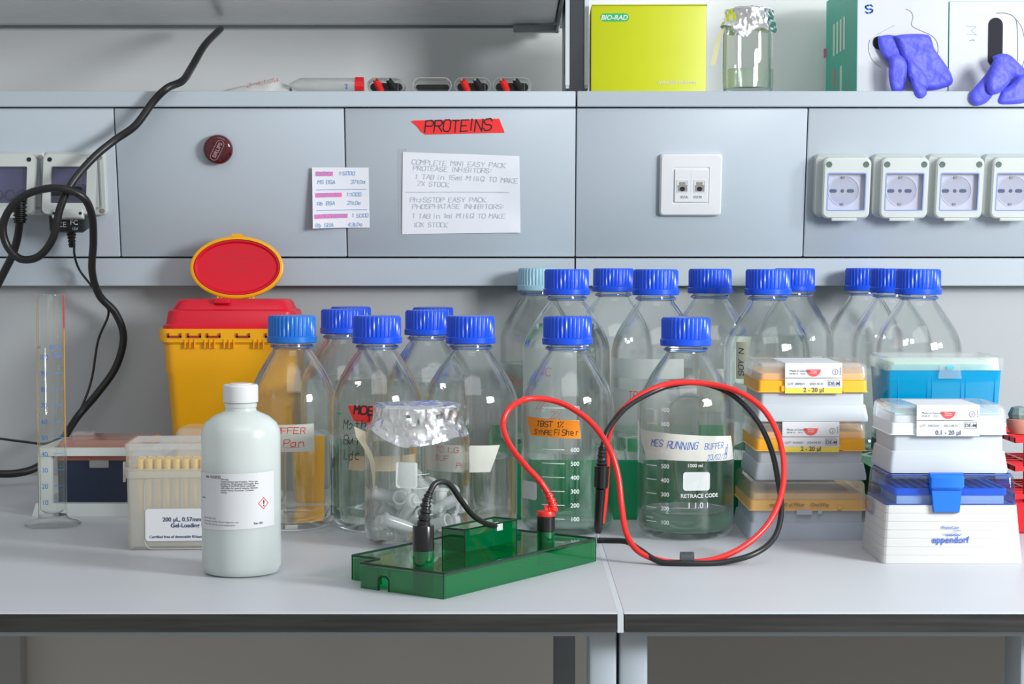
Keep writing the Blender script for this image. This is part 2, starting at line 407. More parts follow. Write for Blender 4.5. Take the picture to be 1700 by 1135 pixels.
# upright post with two flanges
xu0, xu1 = xat(942, 2.40, .55), xat(974, 2.40, .55)
up = thing('shelf_upright', 'dark grey slotted metal upright left of the lime green box', 'upright', ((xu0 + xu1) / 2, 2.5, zS))
hw = (xu1 - xu0) / 2
UPM = pbr('upright_paint', (.50, .53, .57), .45); obj('web', box(-hw, hw, -.03, -.02, 0.0, .9), UPM, up)
for s_, rot in ((-1, 0), (1, 0)):
    f_ = MB(); x0 = s_ * hw
    f_.box(x0 - .0022, x0 + .0022, -.10, .07, .008, .9)
    obj('flange', f_, UPM, up)
    obj('flange_edge_lit', box(x0 - .0027, x0 + .0027, -.1012, -.0995, .012, .9), GREYEDGE, up)  # paler strip paints in the light caught by the flange front
    for k in range(3): obj('slot', box(x0 - .0027, x0 - .0020, -.07, -.06, .03 + k * .12, .07 + k * .12), STEELD, up)
# overhead shelf
zU = zf(42, 2.66)
oh = thing('overhead_shelf', 'grey painted overhead shelf with its glossy underside, top left', 'shelf', (0, 2.66, zU))
xr = xat(921, 2.66, zU)
obj('shelf_board', box(-1.3, xr, -.37, 0, 0, .02, b=.002), pbr('shelf_underside', (.88, .88, .86), .25, var=.03), oh)
obj('rear_lip', box(-1.3, xr + .012, 0.001, .012, -.003, .03), STEELD, oh)
obj('shelf_bracket', box(xat(852, 2.64, zU), xu0 - .004, -.02, -.004, -.012, -.002, b=.002), METALD, oh)
obj('side_bracket', box(xr + .001, xr + .004, -.42, -.004, -.012, .05), STEELD, oh)

# ------------------------------------------------------------------ benches
def bench(label, x0, x1, ledge, redge):
    t = thing('lab_bench', label, 'bench', ((x0 + x1) / 2, 2.0, -.75)); hx = (x1 - x0) / 2
    YF = 1.466; ZT = .75
    obj('worktop', box(-hx, hx, YF + .0008 - 2.0, .405, ZT - .0012, ZT), DESK, t)
    obj('worktop_core', box(-hx + .0005, hx - .0005, YF - 2.0, .404, ZT - .0165, ZT - .0013), EDGE, t)
    obj('edge_line', box(-hx, hx, YF - 2.0 - .0004, YF - 2.0 + .001, ZT - .0016, ZT - .0002), GREYLAB, t)
    obj('front_beam', box(-hx, hx, .02 + YF - 2.0, .05 + YF - 2.0, ZT - .050 + .026, ZT - .0166), METAL, t)
    return t, hx
xg0, xg1 = at(1025, 1016, 1.466).x, at(1036, 1016, 1.466).x
bl, hl = bench('left grey laboratory bench with black edge, under the green lid', -1.35, xg0, 0, 0)
br, hr = bench('right grey laboratory bench with black edge, under the pipette tip boxes', xg1, 1.45, 0, 0)
gm = MB().box(-.0008, .0042, -.534, .40, .733, .7499)
obj('edge_strip', gm, GREYEDGE, br, loc=(-hr - .0045, 0, 0))
def leg(par, px0, px1, Yl, mat, X0):
    a, b = at(px0, 1090, Yl).x, at(px1, 1090, Yl).x
    obj('leg', box(a - X0, b - X0, Yl - 2.0, Yl - 2.0 + .05, 0, .7325, b=.003), mat, par)
leg(bl, 978, 1023.5, 1.487, METAL, (-1.35 + xg0) / 2)
leg(br, 1028.5, 1075, 1.487, METAL, (xg1 + 1.45) / 2)
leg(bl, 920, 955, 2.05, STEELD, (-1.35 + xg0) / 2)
leg(br, 1694, 1745, 1.487, METAL, (xg1 + 1.45) / 2)
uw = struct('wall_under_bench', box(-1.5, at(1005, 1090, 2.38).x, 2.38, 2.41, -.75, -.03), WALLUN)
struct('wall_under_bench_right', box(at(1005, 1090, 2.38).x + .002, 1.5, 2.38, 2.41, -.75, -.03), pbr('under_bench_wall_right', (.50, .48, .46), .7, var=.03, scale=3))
struct('trim_1', box(at(0, 1090, 2.36).x - .4, at(38, 1090, 2.36).x, 2.35, 2.379, -.75, -.03, b=.003), pbr('trim_pale', (.52, .52, .51), .6))

# ------------------------------------------------------------------ bottles
Rb = .0503
OUT = [(0, .0035), (.020, .003), (.034, 0), (.040, 0), (.0465, .004), (.0493, .010), (.0503, .018), (.0503, .133), (.0497, .140), (.0475, .148),
       (.0435, .157), (.0375, .167), (.0300, .178), (.0245, .186), (.0215, .1895), (.0205, .192), (.0235, .1935), (.0235, .1955), (.0205, .197), (.0202, .226)]
INN = [(.0175, .226), (.0178, .194), (.0190, .1885), (.0222, .184), (.0278, .1765), (.0352, .1655), (.0412, .1555), (.0450, .147), (.0472, .139),
       (.0477, .132), (.0477, .020), (.0465, .013), (.042, .0085), (.034, .007), (.018, .009), (0, .0095)]
def scaleprof(p, k): return [(r * (k if z < .15 else 1 + (k - 1) * max(0, (.19 - z) / .04)) if z < .19 else r, z) for r, z in p]
def body_mesh(k, key):
    if key not in MESHES: MESHES[key] = mk('glass_body', MB().lathe(scaleprof(OUT, k) + scaleprof(INN, k), 64), GLASS, 35)
    return MESHES[key]
def liquid(level, k=1.0, mat=None):
    prof = [(0, .0096)]; inn = scaleprof(INN, k)[::-1]
    last = None
    for r, z in inn[1:]:
        if z < level: prof.append((r + .0003, z)); last = (r, z)
        else:
            t = (level - last[1]) / (z - last[1]); prof.append((last[0] + (r - last[0]) * t + .0003, level)); break
    prof.append((0, level)); return MB().lathe(prof, 64)
CAPP = [(0, .1985), (.0225, .1985), (.0262, .1985), (.0268, .1995), (.0268, .2050), (.0257, .2058), (.0257, .2062), (.0257, .2255), (.0240, .2278), (0, .2280)]
CAPM = {}
def cap_mesh(mat):
    if mat.name not in CAPM: CAPM[mat.name] = mk('screw_cap', MB().lathe(CAPP, 144, rib=(.206, .2257, .0011)), mat, 30)
    return CAPM[mat.name]
GRP = 'blue capped glass laboratory bottles'
def bottle(px, Y, label, Z=0, k=1.0, cap=CAPBLUE, level=None, rot=0, marks=None, wmat=None):
    t = thing('media_bottle', label, 'bottle', (xat(px, Y, Z + .1), Y, Z), (0, 0, 0), GRP)
    obj('glass_body', body_mesh(k, 'b%g' % k), GLASS, t)
    obj('screw_cap', cap_mesh(cap), cap, t, rot=(0, 0, px * .37))
    obj('pouring_ring', MESHES.setdefault('ring', mk('pouring_ring', MB().lathe([(.0206, .1938), (.0228, .1938), (.0228, .1946), (.0206, .1946)], 48, closed=True), BLUEP)), BLUEP, t)
    if level: obj('liquid', liquid(level, k), wmat or WATER, t)
    if marks:
        r = Rb * k; fn = cyl(r, 0, 0, .0002); ink = Ink()
        la0, la1, ta, pa0, pa1, pz = marks
        for i in range(1, 10):
            z = .0193 + .0144 * (i - 1)
            ink.put(rectuv(r * radians(la0), r * radians(la1), z, z + .0008, 8), fn)
            ink.put(ptext('%d00' % i, .0062, bold=.012), fn, r * radians(ta), z - .0018)
        ink.put(([(a, b) for a, b in rrect(r * radians((pa0 + pa1) / 2), pz, r * radians(pa1 - pa0), .019, .003)], [tuple(range(20))]), fn)
        ink.obj('printed_scale', WPRINT, t)
    return t
A1 = bottle(485.5, 1.948, 'clear glass bottle with darker blue cap and masking tape label, right of the white bottle', k=.93, cap=CAPOLD, level=.1005)
A2 = bottle(626.5, 1.936, 'water filled glass bottle with red tape and black pen notes, behind the foil jar', level=.098, k=.97)
A3 = bottle(781.5, 1.932, 'glass bottle with beige tape label behind the curved black lead', level=.078)
A4 = bottle(942, 1.908, 'glass bottle with orange tape label, inside the red lead arc', k=.98, marks=(-34, -5, 2, -75, -42, .047))
A5 = bottle(1138, 1.880, 'glass bottle with blue pen running buffer tape, inside the cable loop', k=1.0, level=.028, marks=(-57, -41, -35, -8, 24, .0625))
B1 = bottle(569, 2.19, 'glass bottle behind the left pair, its cap overlapping a cap behind it', level=.145)
B2 = bottle(583, 2.30, 'rearmost left glass bottle, cap peeping out behind two others')
B3 = bottle(709, 2.15, 'glass bottle standing behind the foil topped jar, cap in middle of the left group', level=.145)
B4 = bottle(719, 2.275, 'rear glass bottle whose cap edge shows right behind the middle cap')
ZT_ = .049
C1 = bottle(893, 2.350, 'glass bottle with pale blue cap at the left end of the tray', Z=ZT_, cap=CAPPALE, level=.105)
C2 = bottle(940.5, 2.075, 'full glass bottle with large pale label, behind the orange taped bottle', Z=ZT_, level=.166)
C3 = bottle(1018, 2.28, 'empty glass bottle in the tray between two nearer bottles, behind the probe', Z=ZT_)
C4 = bottle(1088, 2.06, 'glass bottle with red pen on a pale label, behind the loop bottle on its left', Z=ZT_, level=.038)
C5 = bottle(1178, 2.165, 'empty glass bottle in the tray, behind the running buffer bottle on its right', Z=ZT_)
C6 = bottle(1274, 2.075, 'water filled glass bottle standing behind the orange tip box stack', Z=ZT_, level=.152)
C7 = bottle(1318, 2.30, 'empty glass bottle half hidden behind the one over the orange tip boxes', Z=ZT_)
C8 = bottle(1435, 2.352, 'leftmost glass bottle of the right trio, furthest back', Z=ZT_)
C9 = bottle(1479, 2.21, 'middle glass bottle of the right trio behind the cyan box', Z=ZT_)
C10 = bottle(1523, 2.095, 'frontmost empty glass bottle right behind the cyan box', Z=ZT_)
def tape(t, r, corners, mat, z0=0, name='tape_label', lift=.00025):
    return obj(name, sheet(cyl(r, 0, z0, lift), polyuv(corners)), mat, t, smooth=60)
def pxz(py, Y): return zf(py, Y)
# A1 tape 'BUFFER'
r = Rb * .93; Yf = 1.948 - r
tape(A1, r, [(-.03, pxz(750, Yf)), (.030, pxz(750, Yf)), (.029, pxz(704, Yf)), (-.03, pxz(706, Yf))], TAPE)
i = Ink(); i.put(hand('BUFFER', .0052, .0065, seed=3), cyl(r, 0, 0, .0004), -.020, pxz(720, Yf)); i.put(hand('Pan', .006, .007, seed=5), cyl(r, 0, 0, .0004), -.004, pxz(741, Yf))
i.put(rectuv(-.004, .014, pxz(743, Yf), pxz(742.4, Yf), 4), cyl(r, 0, 0, .0004)); i.obj('handwriting', INKR, A1)
# A2
r = Rb * .97; Yf = 1.936 - r; fn = cyl(r, 0, 0, .0004)
tape(A2, r, [(-.022, pxz(699, Yf)), (.001, pxz(703, Yf)), (.007, pxz(673, Yf)), (-.030, pxz(674, Yf))], REDTAPE)
i = Ink(); i.put(hand('MOB', .0060, .0085, thick=.22, seed=2), fn, -.022, pxz(688, Yf)); i.put(hand('1.3', .004, .006, thick=.2, seed=2), fn, -.006, pxz(699, Yf))
for s_, py in (('Moth', 713), ('Buf', 738), ('Ldc', 764)): i.put(hand(s_, .0058, .0095, thick=.08, seed=py), fn, -.036, pxz(py, Yf))
i.obj('handwriting', INK, A2)
i = Ink(); i.put(hand('T', .009, .014, thick=.10, seed=2), fn, -.050, pxz(712, Yf)); i.obj('green_mark', pbr('ink_green', (.05, .40, .20), .5), A2)
obj('brown_tape', sheet(cyl(r, 0, 0), polyuv([(-.030, pxz(781, Yf)), (.055, pxz(784, Yf)), (.055, pxz(757, Yf)), (-.026, pxz(757, Yf))])), pbr('tan_tape', (.50, .40, .26), .6, var=.05), A2, smooth=60)
# A3
r = Rb; Yf = 1.932 - r; fn = cyl(r, 0, 0, .0004)
tape(A3, r, [(-.070, pxz(784, Yf)), (.022, pxz(784, Yf)), (.034, pxz(740, Yf)), (-.070, pxz(738, Yf))], TAPE)
i = Ink(); i.put(hand('TO 1.G', .0045, .0055, seed=3), fn, -.040, pxz(752, Yf)); i.put(hand('BUF', .0045, .0055, seed=8), fn, -.040, pxz(766, Yf))
i.put(hand('Pan', .004, .005, seed=4), fn, -.014, pxz(776, Yf)); i.obj('handwriting', INKR, A3)
# A4
r = Rb * .98; Yf = 1.908 - r; fn = cyl(r, 0, 0, .0004)
tape(A4, r, [(-.045, pxz(725, Yf)), (.0125, pxz(728, Yf)), (.0105, pxz(698, Yf)), (-.0515, pxz(694, Yf))], ORTAPE)
i = Ink(); i.put(hand('TBST 1%', .0038, .0055, thick=.14, seed=3), fn, -.036, pxz(709, Yf)); i.put(hand('SYNRE', .0034, .0045, thick=.14, seed=8), fn, -.039, pxz(722, Yf))
i.put(hand('Fisher', .0036, .0058, thick=.12, seed=4), fn, -.015, pxz(722, Yf)); i.obj('handwriting', INK, A4)
# A5
r = Rb; Yf = 1.88 - r; fn = cyl(r, 0, 0, .0004)
tape(A5, r, [(-.051, pxz(763, Yf)), (.064, pxz(768, Yf)), (.054, pxz(727, Yf)), (-.066, pxz(716, Yf))], TAPE)
i = Ink(); i.put(hand('MES', .0037, .0068, thick=.10, seed=3, slant=.2), fn, -.043, pxz(744, Yf) + .001, rot=-.03); i.put(hand('RUNNING', .0038, .0074, thick=.09, seed=5, slant=.22), fn, -.024, pxz(745, Yf), rot=-.02)
i.put(hand('BUFFER', .0031, .0060, thick=.10, seed=9, slant=.2), fn, .015, pxz(746, Yf)); i.put(hand('23/02/23', .0026, .0052, thick=.1, seed=4, slant=.2), fn, .018, pxz(764, Yf)); i.put(hand('d', .0040, .010, thick=.09, seed=3), fn, .042, pxz(757, Yf))
i.obj('handwriting', INKB, A5)
i = Ink(); i.put(ptext('RETRACE CODE', .0056, bold=.015), fn, -.0095, .0458); i.put(ptext('1 1.0 1', .0085), fn, -.003, .0350); i.put(ptext('1000 ml', .005, bold=.01), fn, -.003, .0770); i.put(ptext('APPROX', .0026, bold=.01), fn, -.050, .0226)
i.obj('printed_lettering', WPRINT, A5)
# tray bottles: pale paper labels seen through
def paper_label(t, k, corners, mat=None): tape(t, Rb * k, corners, mat or TAPE, name='paper_label')
pl = clear('frosted_label', (.95, .97, .96), refl_rough=.3, milk=.62, milkcol=(.86, .91, .88))
paper_label(C2, 1, [(-.072, .02), (.010, .02), (.010, .139), (-.072, .139)], pl)
i = Ink(); fn = cyl(Rb, 0, 0, .0005); i.put(hand('WC', .006, .009, seed=2, thick=.07), fn, -.034, .108); i.put(hand('3', .006, .009, seed=2, thick=.07), fn, -.046, .092)
for q in range(3): i.put(hand('2%', .005, .008, seed=q, thick=.06), fn, -.040 + .02 * q, .07 - .01 * q)
i.obj('handwriting', INKR, C2)
i = Ink(); fn = cyl(Rb, 0, 0, .0005); i.put(hand('TRIS 1x', .005, .009, seed=2, thick=.07), fn, -.046, .083, rot=-.35); i.obj('handwriting', INKR, C1)
paper_label(C4, 1, [(-.074, .045), (.055, .045), (.055, .094), (-.074, .094)], pl)
paper_label(C4, 1, [(-.074, .106), (.030, .106), (.030, .128), (-.074, .128)], pl)
i = Ink(); i.put(hand('TBS', .005, .010, seed=4, thick=.08), cyl(Rb, 0, 0, .0006), -.036, .082); i.obj('handwriting', INKR, C4)
paper_label(C5, 1, [(-.05, .06), (.06, .06), (.06, .110), (-.05, .112)], TAPE)
i = Ink(); i.put(hand('E C', .006, .008, seed=4, thick=.12), cyl(Rb, 0, 0, .0006), .012, .095); i.obj('handwriting', INKD, C5)
paper_label(C6, 1, [(-.052, .055), (.065, .055), (.065, .098), (-.052, .098)], pl)
i = Ink(); i.put(hand('Running', .0055, .009, seed=4, thick=.08), cyl(Rb, 0, 0, .0006), -.046, .083); i.obj('handwriting', INKB, C6)
paper_label(C6, 1, [(-.046, .104), (-.032, .104), (-.032, .146), (-.046, .146)], pbr('yellowish_label', (.62, .64, .50), .6))
i = Ink(); i.put(hand('SOY N', .005, .007, seed=4, thick=.12), cyl(Rb, 0, 0, .0006), -.035, .108, rot=pi / 2); i.obj('handwriting', INK, C6)
paper_label(C7, 1, [(-.02, .085), (.03, .085), (.03, .118), (-.02, .118)], pbr('yellowish_label2', (.68, .70, .58), .6))
for t in (C3, C8, C9): paper_label(t, 1, [(-.05, .05), (.05, .05), (.05, .100), (-.05, .100)], pl)

# green trays
def tray(label, x0, x1, y0, y1, h, zf_):
    t = thing('bottle_tray', label, 'tray', ((x0 + x1) / 2, (y0 + y1) / 2, 0)); hx, hy = (x1 - x0) / 2, (y1 - y0) / 2
    m = MB().loft([(rrect(0, 0, 2 * hx - 2 * a, 2 * hy - 2 * a, .012), z) for a, z in
                   ((.004, 0), (.003, .003), (.0006, h - .003), (0, h - .002), (0, h), (.002, h), (.003, h - .004), (.004, zf_ + .0001), (.006, zf_))])
    obj('tray_body', m, GREENT, t); return t
tray('long green plastic tray under the back row of bottles', xat(806, 1.97), xat(1440, 1.97), 1.987, 2.410, .067, ZT_)
tray('green plastic tray hidden behind the cyan box', xat(1452, 2.03), xat(1650, 2.03), 2.035, 2.410, .052, ZT_)

# ------------------------------------------------------------------ foil topped jar
def jar(name, label, loc, ro, h, zsh, rn, foilr, seed, drop=.024):
    t = thing(name, label, 'jar', loc)
    o_ = [(0, .004), (ro * .75, 0), (ro * .88, .002), (ro * .97, .008), (ro, .018), (ro, zsh), (ro * .97, zsh + .008), ((ro + rn) / 2, zsh + .016), (rn, zsh + .022), (rn, h)]
    i_ = [(rn - .003, h), (rn - .003, zsh + .022), ((ro + rn) / 2 - .003, zsh + .015), (ro * .97 - .0025, zsh + .007), (ro - .0025, zsh), (ro - .0025, .020), (ro * .9, .009), (0, .008)]
    obj('glass_body', MB().lathe(o_ + i_, 64), GLASS, t)
    m = MB(); seg = 150; base_ = [(0, h + .003), (foilr * .93, h + .0025), (foilr, h), (foilr * 1.02, h - .010), (foilr * 1.08, h - .018), (foilr * 1.16, h - drop)]
    prof = []
    for (r0, z0), (r1, z1) in zip(base_, base_[1:]):
        n_ = max(2, int(math.hypot(r1 - r0, z1 - z0) / .0016))
        prof += [(r0 + (r1 - r0) * q / n_, z0 + (z1 - z0) * q / n_) for q in range(n_)]
    prof.append(base_[-1])
    for k, (r_, z) in enumerate(prof):
        for q in range(seg):
            a = 2 * pi * q / seg
            hang = 1 + .5 * noise.noise(Vector((cos(a) * 1.6, sin(a) * 1.6, seed))) + .55 * max(0, cos(a - radians(-100))) ** 14 + .35 * max(0, cos(a - radians(-25))) ** 6
            zz = z if z > h - .004 else h - .004 - (h - .004 - z) * hang
            v_ = Vector((cos(a) * r_, sin(a) * r_, zz)); F_ = noise.voronoi(v_ * 85 + Vector((seed, 0, 0)))[0]; G_ = noise.voronoi(v_ * 190 + Vector((0, seed, 0)))[0]
            d_ = (F_[1] - F_[0]) * .0030 + (G_[1] - G_[0]) * .0012 - .0012 + .003 * noise.noise(v_ * 45)
            if z > h: d_ *= .5
            rr = max(0, r_ + (d_ if r_ > .002 and z <= h else 0)); m.v.append((rr * cos(a), rr * sin(a), zz + (d_ if z > h else d_ * .3) * (r_ > 0)))
    for k in range(len(prof) - 1):
        for q in range(seg):
            j = (q + 1) % seg; a = k * seg; m.f.append((a + q, a + j, a + seg + j, a + seg + q))
    obj('foil_cover', m, FOIL, t, smooth=20, label='crumpled aluminium foil cover')
    return t
J = gr(693, 902); jr = .0535
JT = jar('wide_mouth_jar', 'wide glass jar of clear microtubes with crumpled foil on its mouth', (J.x, J.y, 0), jr, .140, .106, .042, .0445, 3)
i = Ink(); fn = cyl(jr, 0, 0, .0002)
for q in range(4): i.put(rectuv(.004, .021 , .035 + q * .0135, .0356 + q * .0135, 6), fn, rot=.08)
i.put((rrect(-.008, .076, .022, .026, .003), [tuple(range(20))]), fn); i.obj('printed_scale', WPRINT, JT)
# curling strip of old tape on the jar's left
pts = [(-.0555, -.020, .118), (-.054, -.026, .108), (-.047, -.032, .098), (-.042, -.036, .086), (-.041, -.037, .072), (-.041, -.0365, .056)]
m = MB()
for q in range(len(pts)):
    w = [.010, .008, .007, .005, .003, .0012][q]; x, y, z = pts[q]
    m.v += [(x - w * .7, y + .003, z + w * .3), (x + w * .5, y - .002, z - w * .2)]
m.f = [(2 * q, 2 * q + 1, 2 * q + 3, 2 * q + 2) for q in range(len(pts) - 1)]
obj('peeling_tape', m, pbr('old_tape', (.66, .62, .46), .6, var=.08), JT)
# microtubes
TP = MB().lathe([(0, 0), (.0016, .0004), (.0024, .0022), (.0052, .017), (.0054, .036), (.0066, .0364), (.0066, .039), (.0054, .0394), (.0048, .038), (.0046, .018), (.0018, .003), (0, .002)], 16)
TM = mk('tube_body', TP, TUBEP); LM = mk('tube_lid', MB().lathe([(0, .0), (.0068, 0), (.0068, .002), (.0045, .0024), (.0045, .005), (0, .005)], 16).box(.006, .010, -.002, .002, 0, .0015), TUBEP)
tubes = [(-.030, -.016, .012, .35, .45, .2, 1.0), (-.036, -.002, .013, .6, .2, 1.2, 1.35), (-.020, -.026, .012, -1.3, .3, .5, 1), (-.004, -.028, .016, 1.35, .1, 1.0, 1), (.010, -.030, .014, -1.25, .4, 2, 1),
         (.024, -.020, .013, .9, .5, 3, 1), (.032, -.008, .012, -.15, .1, .4, 1), (.020, -.004, .016, 1.2, .9, 4, 1), (-.012, -.010, .030, .25, -.2, .4, 1), (.006, -.012, .028, -1.1, .5, 5, 1),
         (-.022, .010, .012, 1.0, -.6, 1, 1), (.000, .012, .012, -.9, .6, 2, 1), (.020, .016, .012, .7, .8, 3, 1), (-.010, .028, .012, .5, .5, .2, 1), (.030, .006, .030, -1.2, .2, 2, 1), (-.026, -.004, .034, 1.2, .2, 0, 1),
         (.012, -.020, .034, 1.3, .2, 3.4, 1), (-.004, .000, .040, -1.35, .3, 1.7, 1)]
for x, y, z, a, b, c, s_ in tubes:
    t = thing('microtube', 'small clear snap cap tube lying in the foil topped jar', 'tube', (J.x + x * .72, J.y + y * .72, z + .001), (a * .95, b, c), 'clear microtubes heaped in the jar')
    s_ *= 1.12; t.scale = (s_, s_, s_); obj('tube_body', TM, TUBEP, t); obj('tube_lid', LM, TUBEP, t, loc=(.011, 0, .037), rot=(0, .9, 0))

# ------------------------------------------------------------------ white bottle
Wp = gr(401.5, 949.5); k = .0362
wb_ = thing('wash_bottle', 'milky white plastic bottle with white screw cap and printed label', 'bottle', (Wp.x, Wp.y, 0))
wb_.name = 'reagent_bottle'
prof = [(0, .001), (k * .8, 0), (k * .92, .0015), (k, .008), (k, .126), (k * .985, .132), (k * .90, .1385), (k * .70, .1445), (k * .48, .148), (k * .40, .1495), (k * .385, .152), (k * .41, .153), (k * .41, .156), (k * .36, .157), (k * .36, .168),
        (k * .33, .168), (k * .33, .150), (k * .45, .146), (k * .68, .1425), (k * .88, .136), (k * .95, .130), (k * .955, .009), (k * .85, .003), (0, .003)]
obj('bottle_body', MB().lathe(prof, 72), HDPE, wb_, smooth=35)
obj('contents', MB().lathe([(0, .0032), (k * .85, .0034), (k * .945, .010), (k * .945, .104), (0, .104)], 48), clear('cloudy_liquid', (.88, .94, .90), milk=.9, milkcol=(.62, .74, .70)), wb_)
obj('screw_cap', MB().lathe([(0, .1575), (.0158, .1575), (.0160, .1585), (.0160, .1720), (.0150, .1735), (.0105, .1738), (.010, .1745), (.004, .1747), (0, .1747)], 120, rib=(.1592, .1715, .0013)), WHITEP, wb_, smooth=30)
Yf = Wp.y - k; zl = lambda py: zf(py, Yf)
a0 = math.asin(max(-1, (336 - 401.5) / 65.5)); a1 = math.asin((459.5 - 401.5) / 65.5); u0, u1 = k * (a0 - .35), k * a1
obj('paper_label', sheet(cyl(k, 0, 0, .0003), polyuv([(u0, zl(884)), (u1, zl(876)), (u1, zl(785)), (u0, zl(788))], 40)), LABEL, wb_, smooth=60)
fn = cyl(k, 0, 0, .0005)
i = Ink(); i.put(ptext('sku 1610732', .0036, bold=.02), fn, -.032, zl(795)); 
for q, s_ in enumerate(('Warning', 'Causes serious eye irritation. Wear eye', 'protection. Wash hands thoroughly after', 'handling. IF IN EYES: Rinse cautiously', 'with water for several minutes. Remove', 'contact lenses, if present. Continue', 'rinsing.')):
    i.put(ptext(s_, .0021, bold=.015), fn, -.0135 , zl(797 + q * 3.6))
for q, s_ in enumerate(('Date of origin: USA', 'For research use only. Not for diagnostic use', 'Made in USA. Store at room temperature', '')): i.put(ptext(s_, .0021), fn, -.036, zl(863 + q * 5))
i.put(ptext('Rev. 001', .0026, bold=.03), fn, .0165, zl(871)); i.put(ptext('Lot No.', .0021, bold=.02), fn, -.040, zl(830)); i.obj('printed_lettering', INKD, wb_)
i = Ink(); cu, cv, h_ = .0262, zl(837), .0056
sq = [(cu, cv - h_), (cu + h_, cv), (cu, cv + h_), (cu - h_, cv)]; g_ = .82; sq2 = [(cu + (a - cu) * g_, cv + (b - cv) * g_) for a, b in sq]
i.put((sq + sq2, [(q, (q + 1) % 4, 4 + (q + 1) % 4, 4 + q) for q in range(4)]), fn); i.obj('hazard_diamond', INKR, wb_)
i = Ink(); i.put(ptext('!', .008, 'CENTER', .02), fn, cu, cv - .0027); i.obj('hazard_mark', INK, wb_)

# ------------------------------------------------------------------ measuring cylinder
Cp = gr(88, 872.5)
cyt = thing('measuring_cylinder', 'tall glass measuring cylinder with blue graduations on a round foot', 'cylinder', (Cp.x, Cp.y, 0))
hC = at(88, 488, Cp.y).z; rc = .0152
obj('glass_tube', MB().lathe([(0, .012), (rc, .012), (rc, hC - .003), (rc + .0012, hC - .001), (rc + .0012, hC), (rc - .0022, hC), (rc - .0018, hC - .006), (rc - .0018, .018), (rc * .6, .0145), (0, .014)], 48), CYLGLASS, cyt)
obj('foot', MB().lathe([(0, 0), (.028, 0), (.0305, .0015), (.0305, .0035), (.027, .0055), (.017, .0085), (.0145, .0118), (0, .0118)], 48), CYLGLASS, cyt)
i = Ink(); fn = cyl(rc, 0, 0, .0003)
for q in range(1, 11):
    z = at(88, 831 - (q - 1) * 26.6, Cp.y).z
    s_ = ptext(str(q * 10), .0074, 'CENTER'); i.put(s_, fn, -.0045, z - .0025)
    i.put(rectuv(.005, .018, z, z + .0006, 4), fn)
    for g_ in range(10): i.put(rectuv(-.022, -.0155 + (.0 if g_ else .002), z - g_ * .00173, z - g_ * .00173 + .0004, 2), fn)
i.put(ptext('BLAU', .0062), fn, .002, at(88, 578, Cp.y).z); i.put(ptext('TC A', .0062), fn, .003, at(88, 590, Cp.y).z); i.put(ptext('ml', .006), fn, -.014, at(88, 578, Cp.y).z)
i.obj('printed_scale', pbr('scale_blue', (.03, .18, .58), .5), cyt)
obj('colour_stripe', sheet(cyl(rc, 0, 0, .0001), rectuv(-.0222, -.0180, .014, at(88, 500, Cp.y).z, 4)), STRIPEY, cyt, label='yellow glass stripe')
obj('colour_stripe', sheet(cyl(rc, 0, 0, .0001), rectuv(.0200, .0222, at(88, 735, Cp.y).z, at(88, 545, Cp.y).z, 4)), STRIPEO, cyt, label='amber glass stripe')
obj('colour_stripe', sheet(cyl(rc, 0, 0, .0001), rectuv(.0200, .0222, at(88, 545, Cp.y).z, at(88, 490, Cp.y).z, 4)), REDP, cyt, label='red glass stripe')

# ------------------------------------------------------------------ white stand with navy tip box
Ys = 2.02
sa, sb = at(53, 857, Ys), at(279, 857, Ys); sw = sb.x - sa.x
stn = thing('rack_stand', 'white plastic stand frame holding the navy tip box, behind the measuring cylinder', 'stand', ((sa.x + sb.x) / 2, Ys, 0))
hx = sw / 2; zt0, zt1, zb = zf(757, Ys), zf(744, Ys), zf(836, Ys)
m = MB().loft([([(-hx, 0), (hx, 0), (hx, .13), (-hx, .13)], 0), ([(-hx + .004, .002), (hx - .004, .002), (hx - .004, .128), (-hx + .004, .128)], zb)])
obj('base', m, OFFW, stn)
il, ir = at(62, 800, Ys).x - stn.location.x, at(84, 800, Ys).x - stn.location.x
for a, b in ((il, ir), (-ir, -il)): obj('side_post', box(a, b, .004, .012, zb, zt0), OFFW, stn)
m = MB().ring(rrect(0, .065, 2 * abs(il), .126, .003), rrect(0, .065, 2 * abs(ir), .108, .003), zt0, zt1); obj('top_frame', m, OFFW, stn)
nb = thing('pipette_tip_box', 'navy tip box with coral rack and coral clear lid, in the white stand', 'tip box', (stn.location.x, Ys + .014, zb))
hN = hx - .026; zn = zf(766, Ys) - zb
obj('box_body', MB().loft([(rrect(0, .045, 2 * hN, .09, .004), 0), (rrect(0, .045, 2 * hN + .002, .092, .004), zn)]), NAVY, nb)
obj('tip_rack', box(-hN, hN, .001, .088, zn, zf(757, Ys) - zb), CORAL, nb)
obj('lid', MB().loft([(rrect(0, .045, 2 * hN + .004, .095, .005), zn), (rrect(0, .045, 2 * hN, .091, .005), zf(745, Ys) - zb + .004), (rrect(0, .045, 2 * hN - .006, .085, .005), zf(742, Ys) - zb + .006)]), CORALC, nb)
lx = at(145, 770, Ys).x - nb.location.x; obj('latch', box(lx, lx + .022, -.006, -.003, zf(778, Ys) - zb, zf(765, Ys) - zb, b=.0012), PP, nb)
lx = at(125, 730, 2.1).x - nb.location.x; obj('lid_grip', box(lx, lx + .022, .05, .075, zf(742, Ys) - zb + .006, zf(742, Ys) - zb + .010, b=.001), PP, nb)
ob = thing('clear_lid', 'frosted clear box lid between the white bottle and the yellow container', 'lid', (at(322, 735, 1.93).x, 1.985, 0))
ob.name = 'frosted_box'; ob['category'] = 'box'
zz = zf(712, 1.95)
obj('box_body', MB().loft([(rrect(0, 0, .044, .06, .004), 0), (rrect(0, 0, .046, .062, .004), zz - .018)]), PPD, ob)
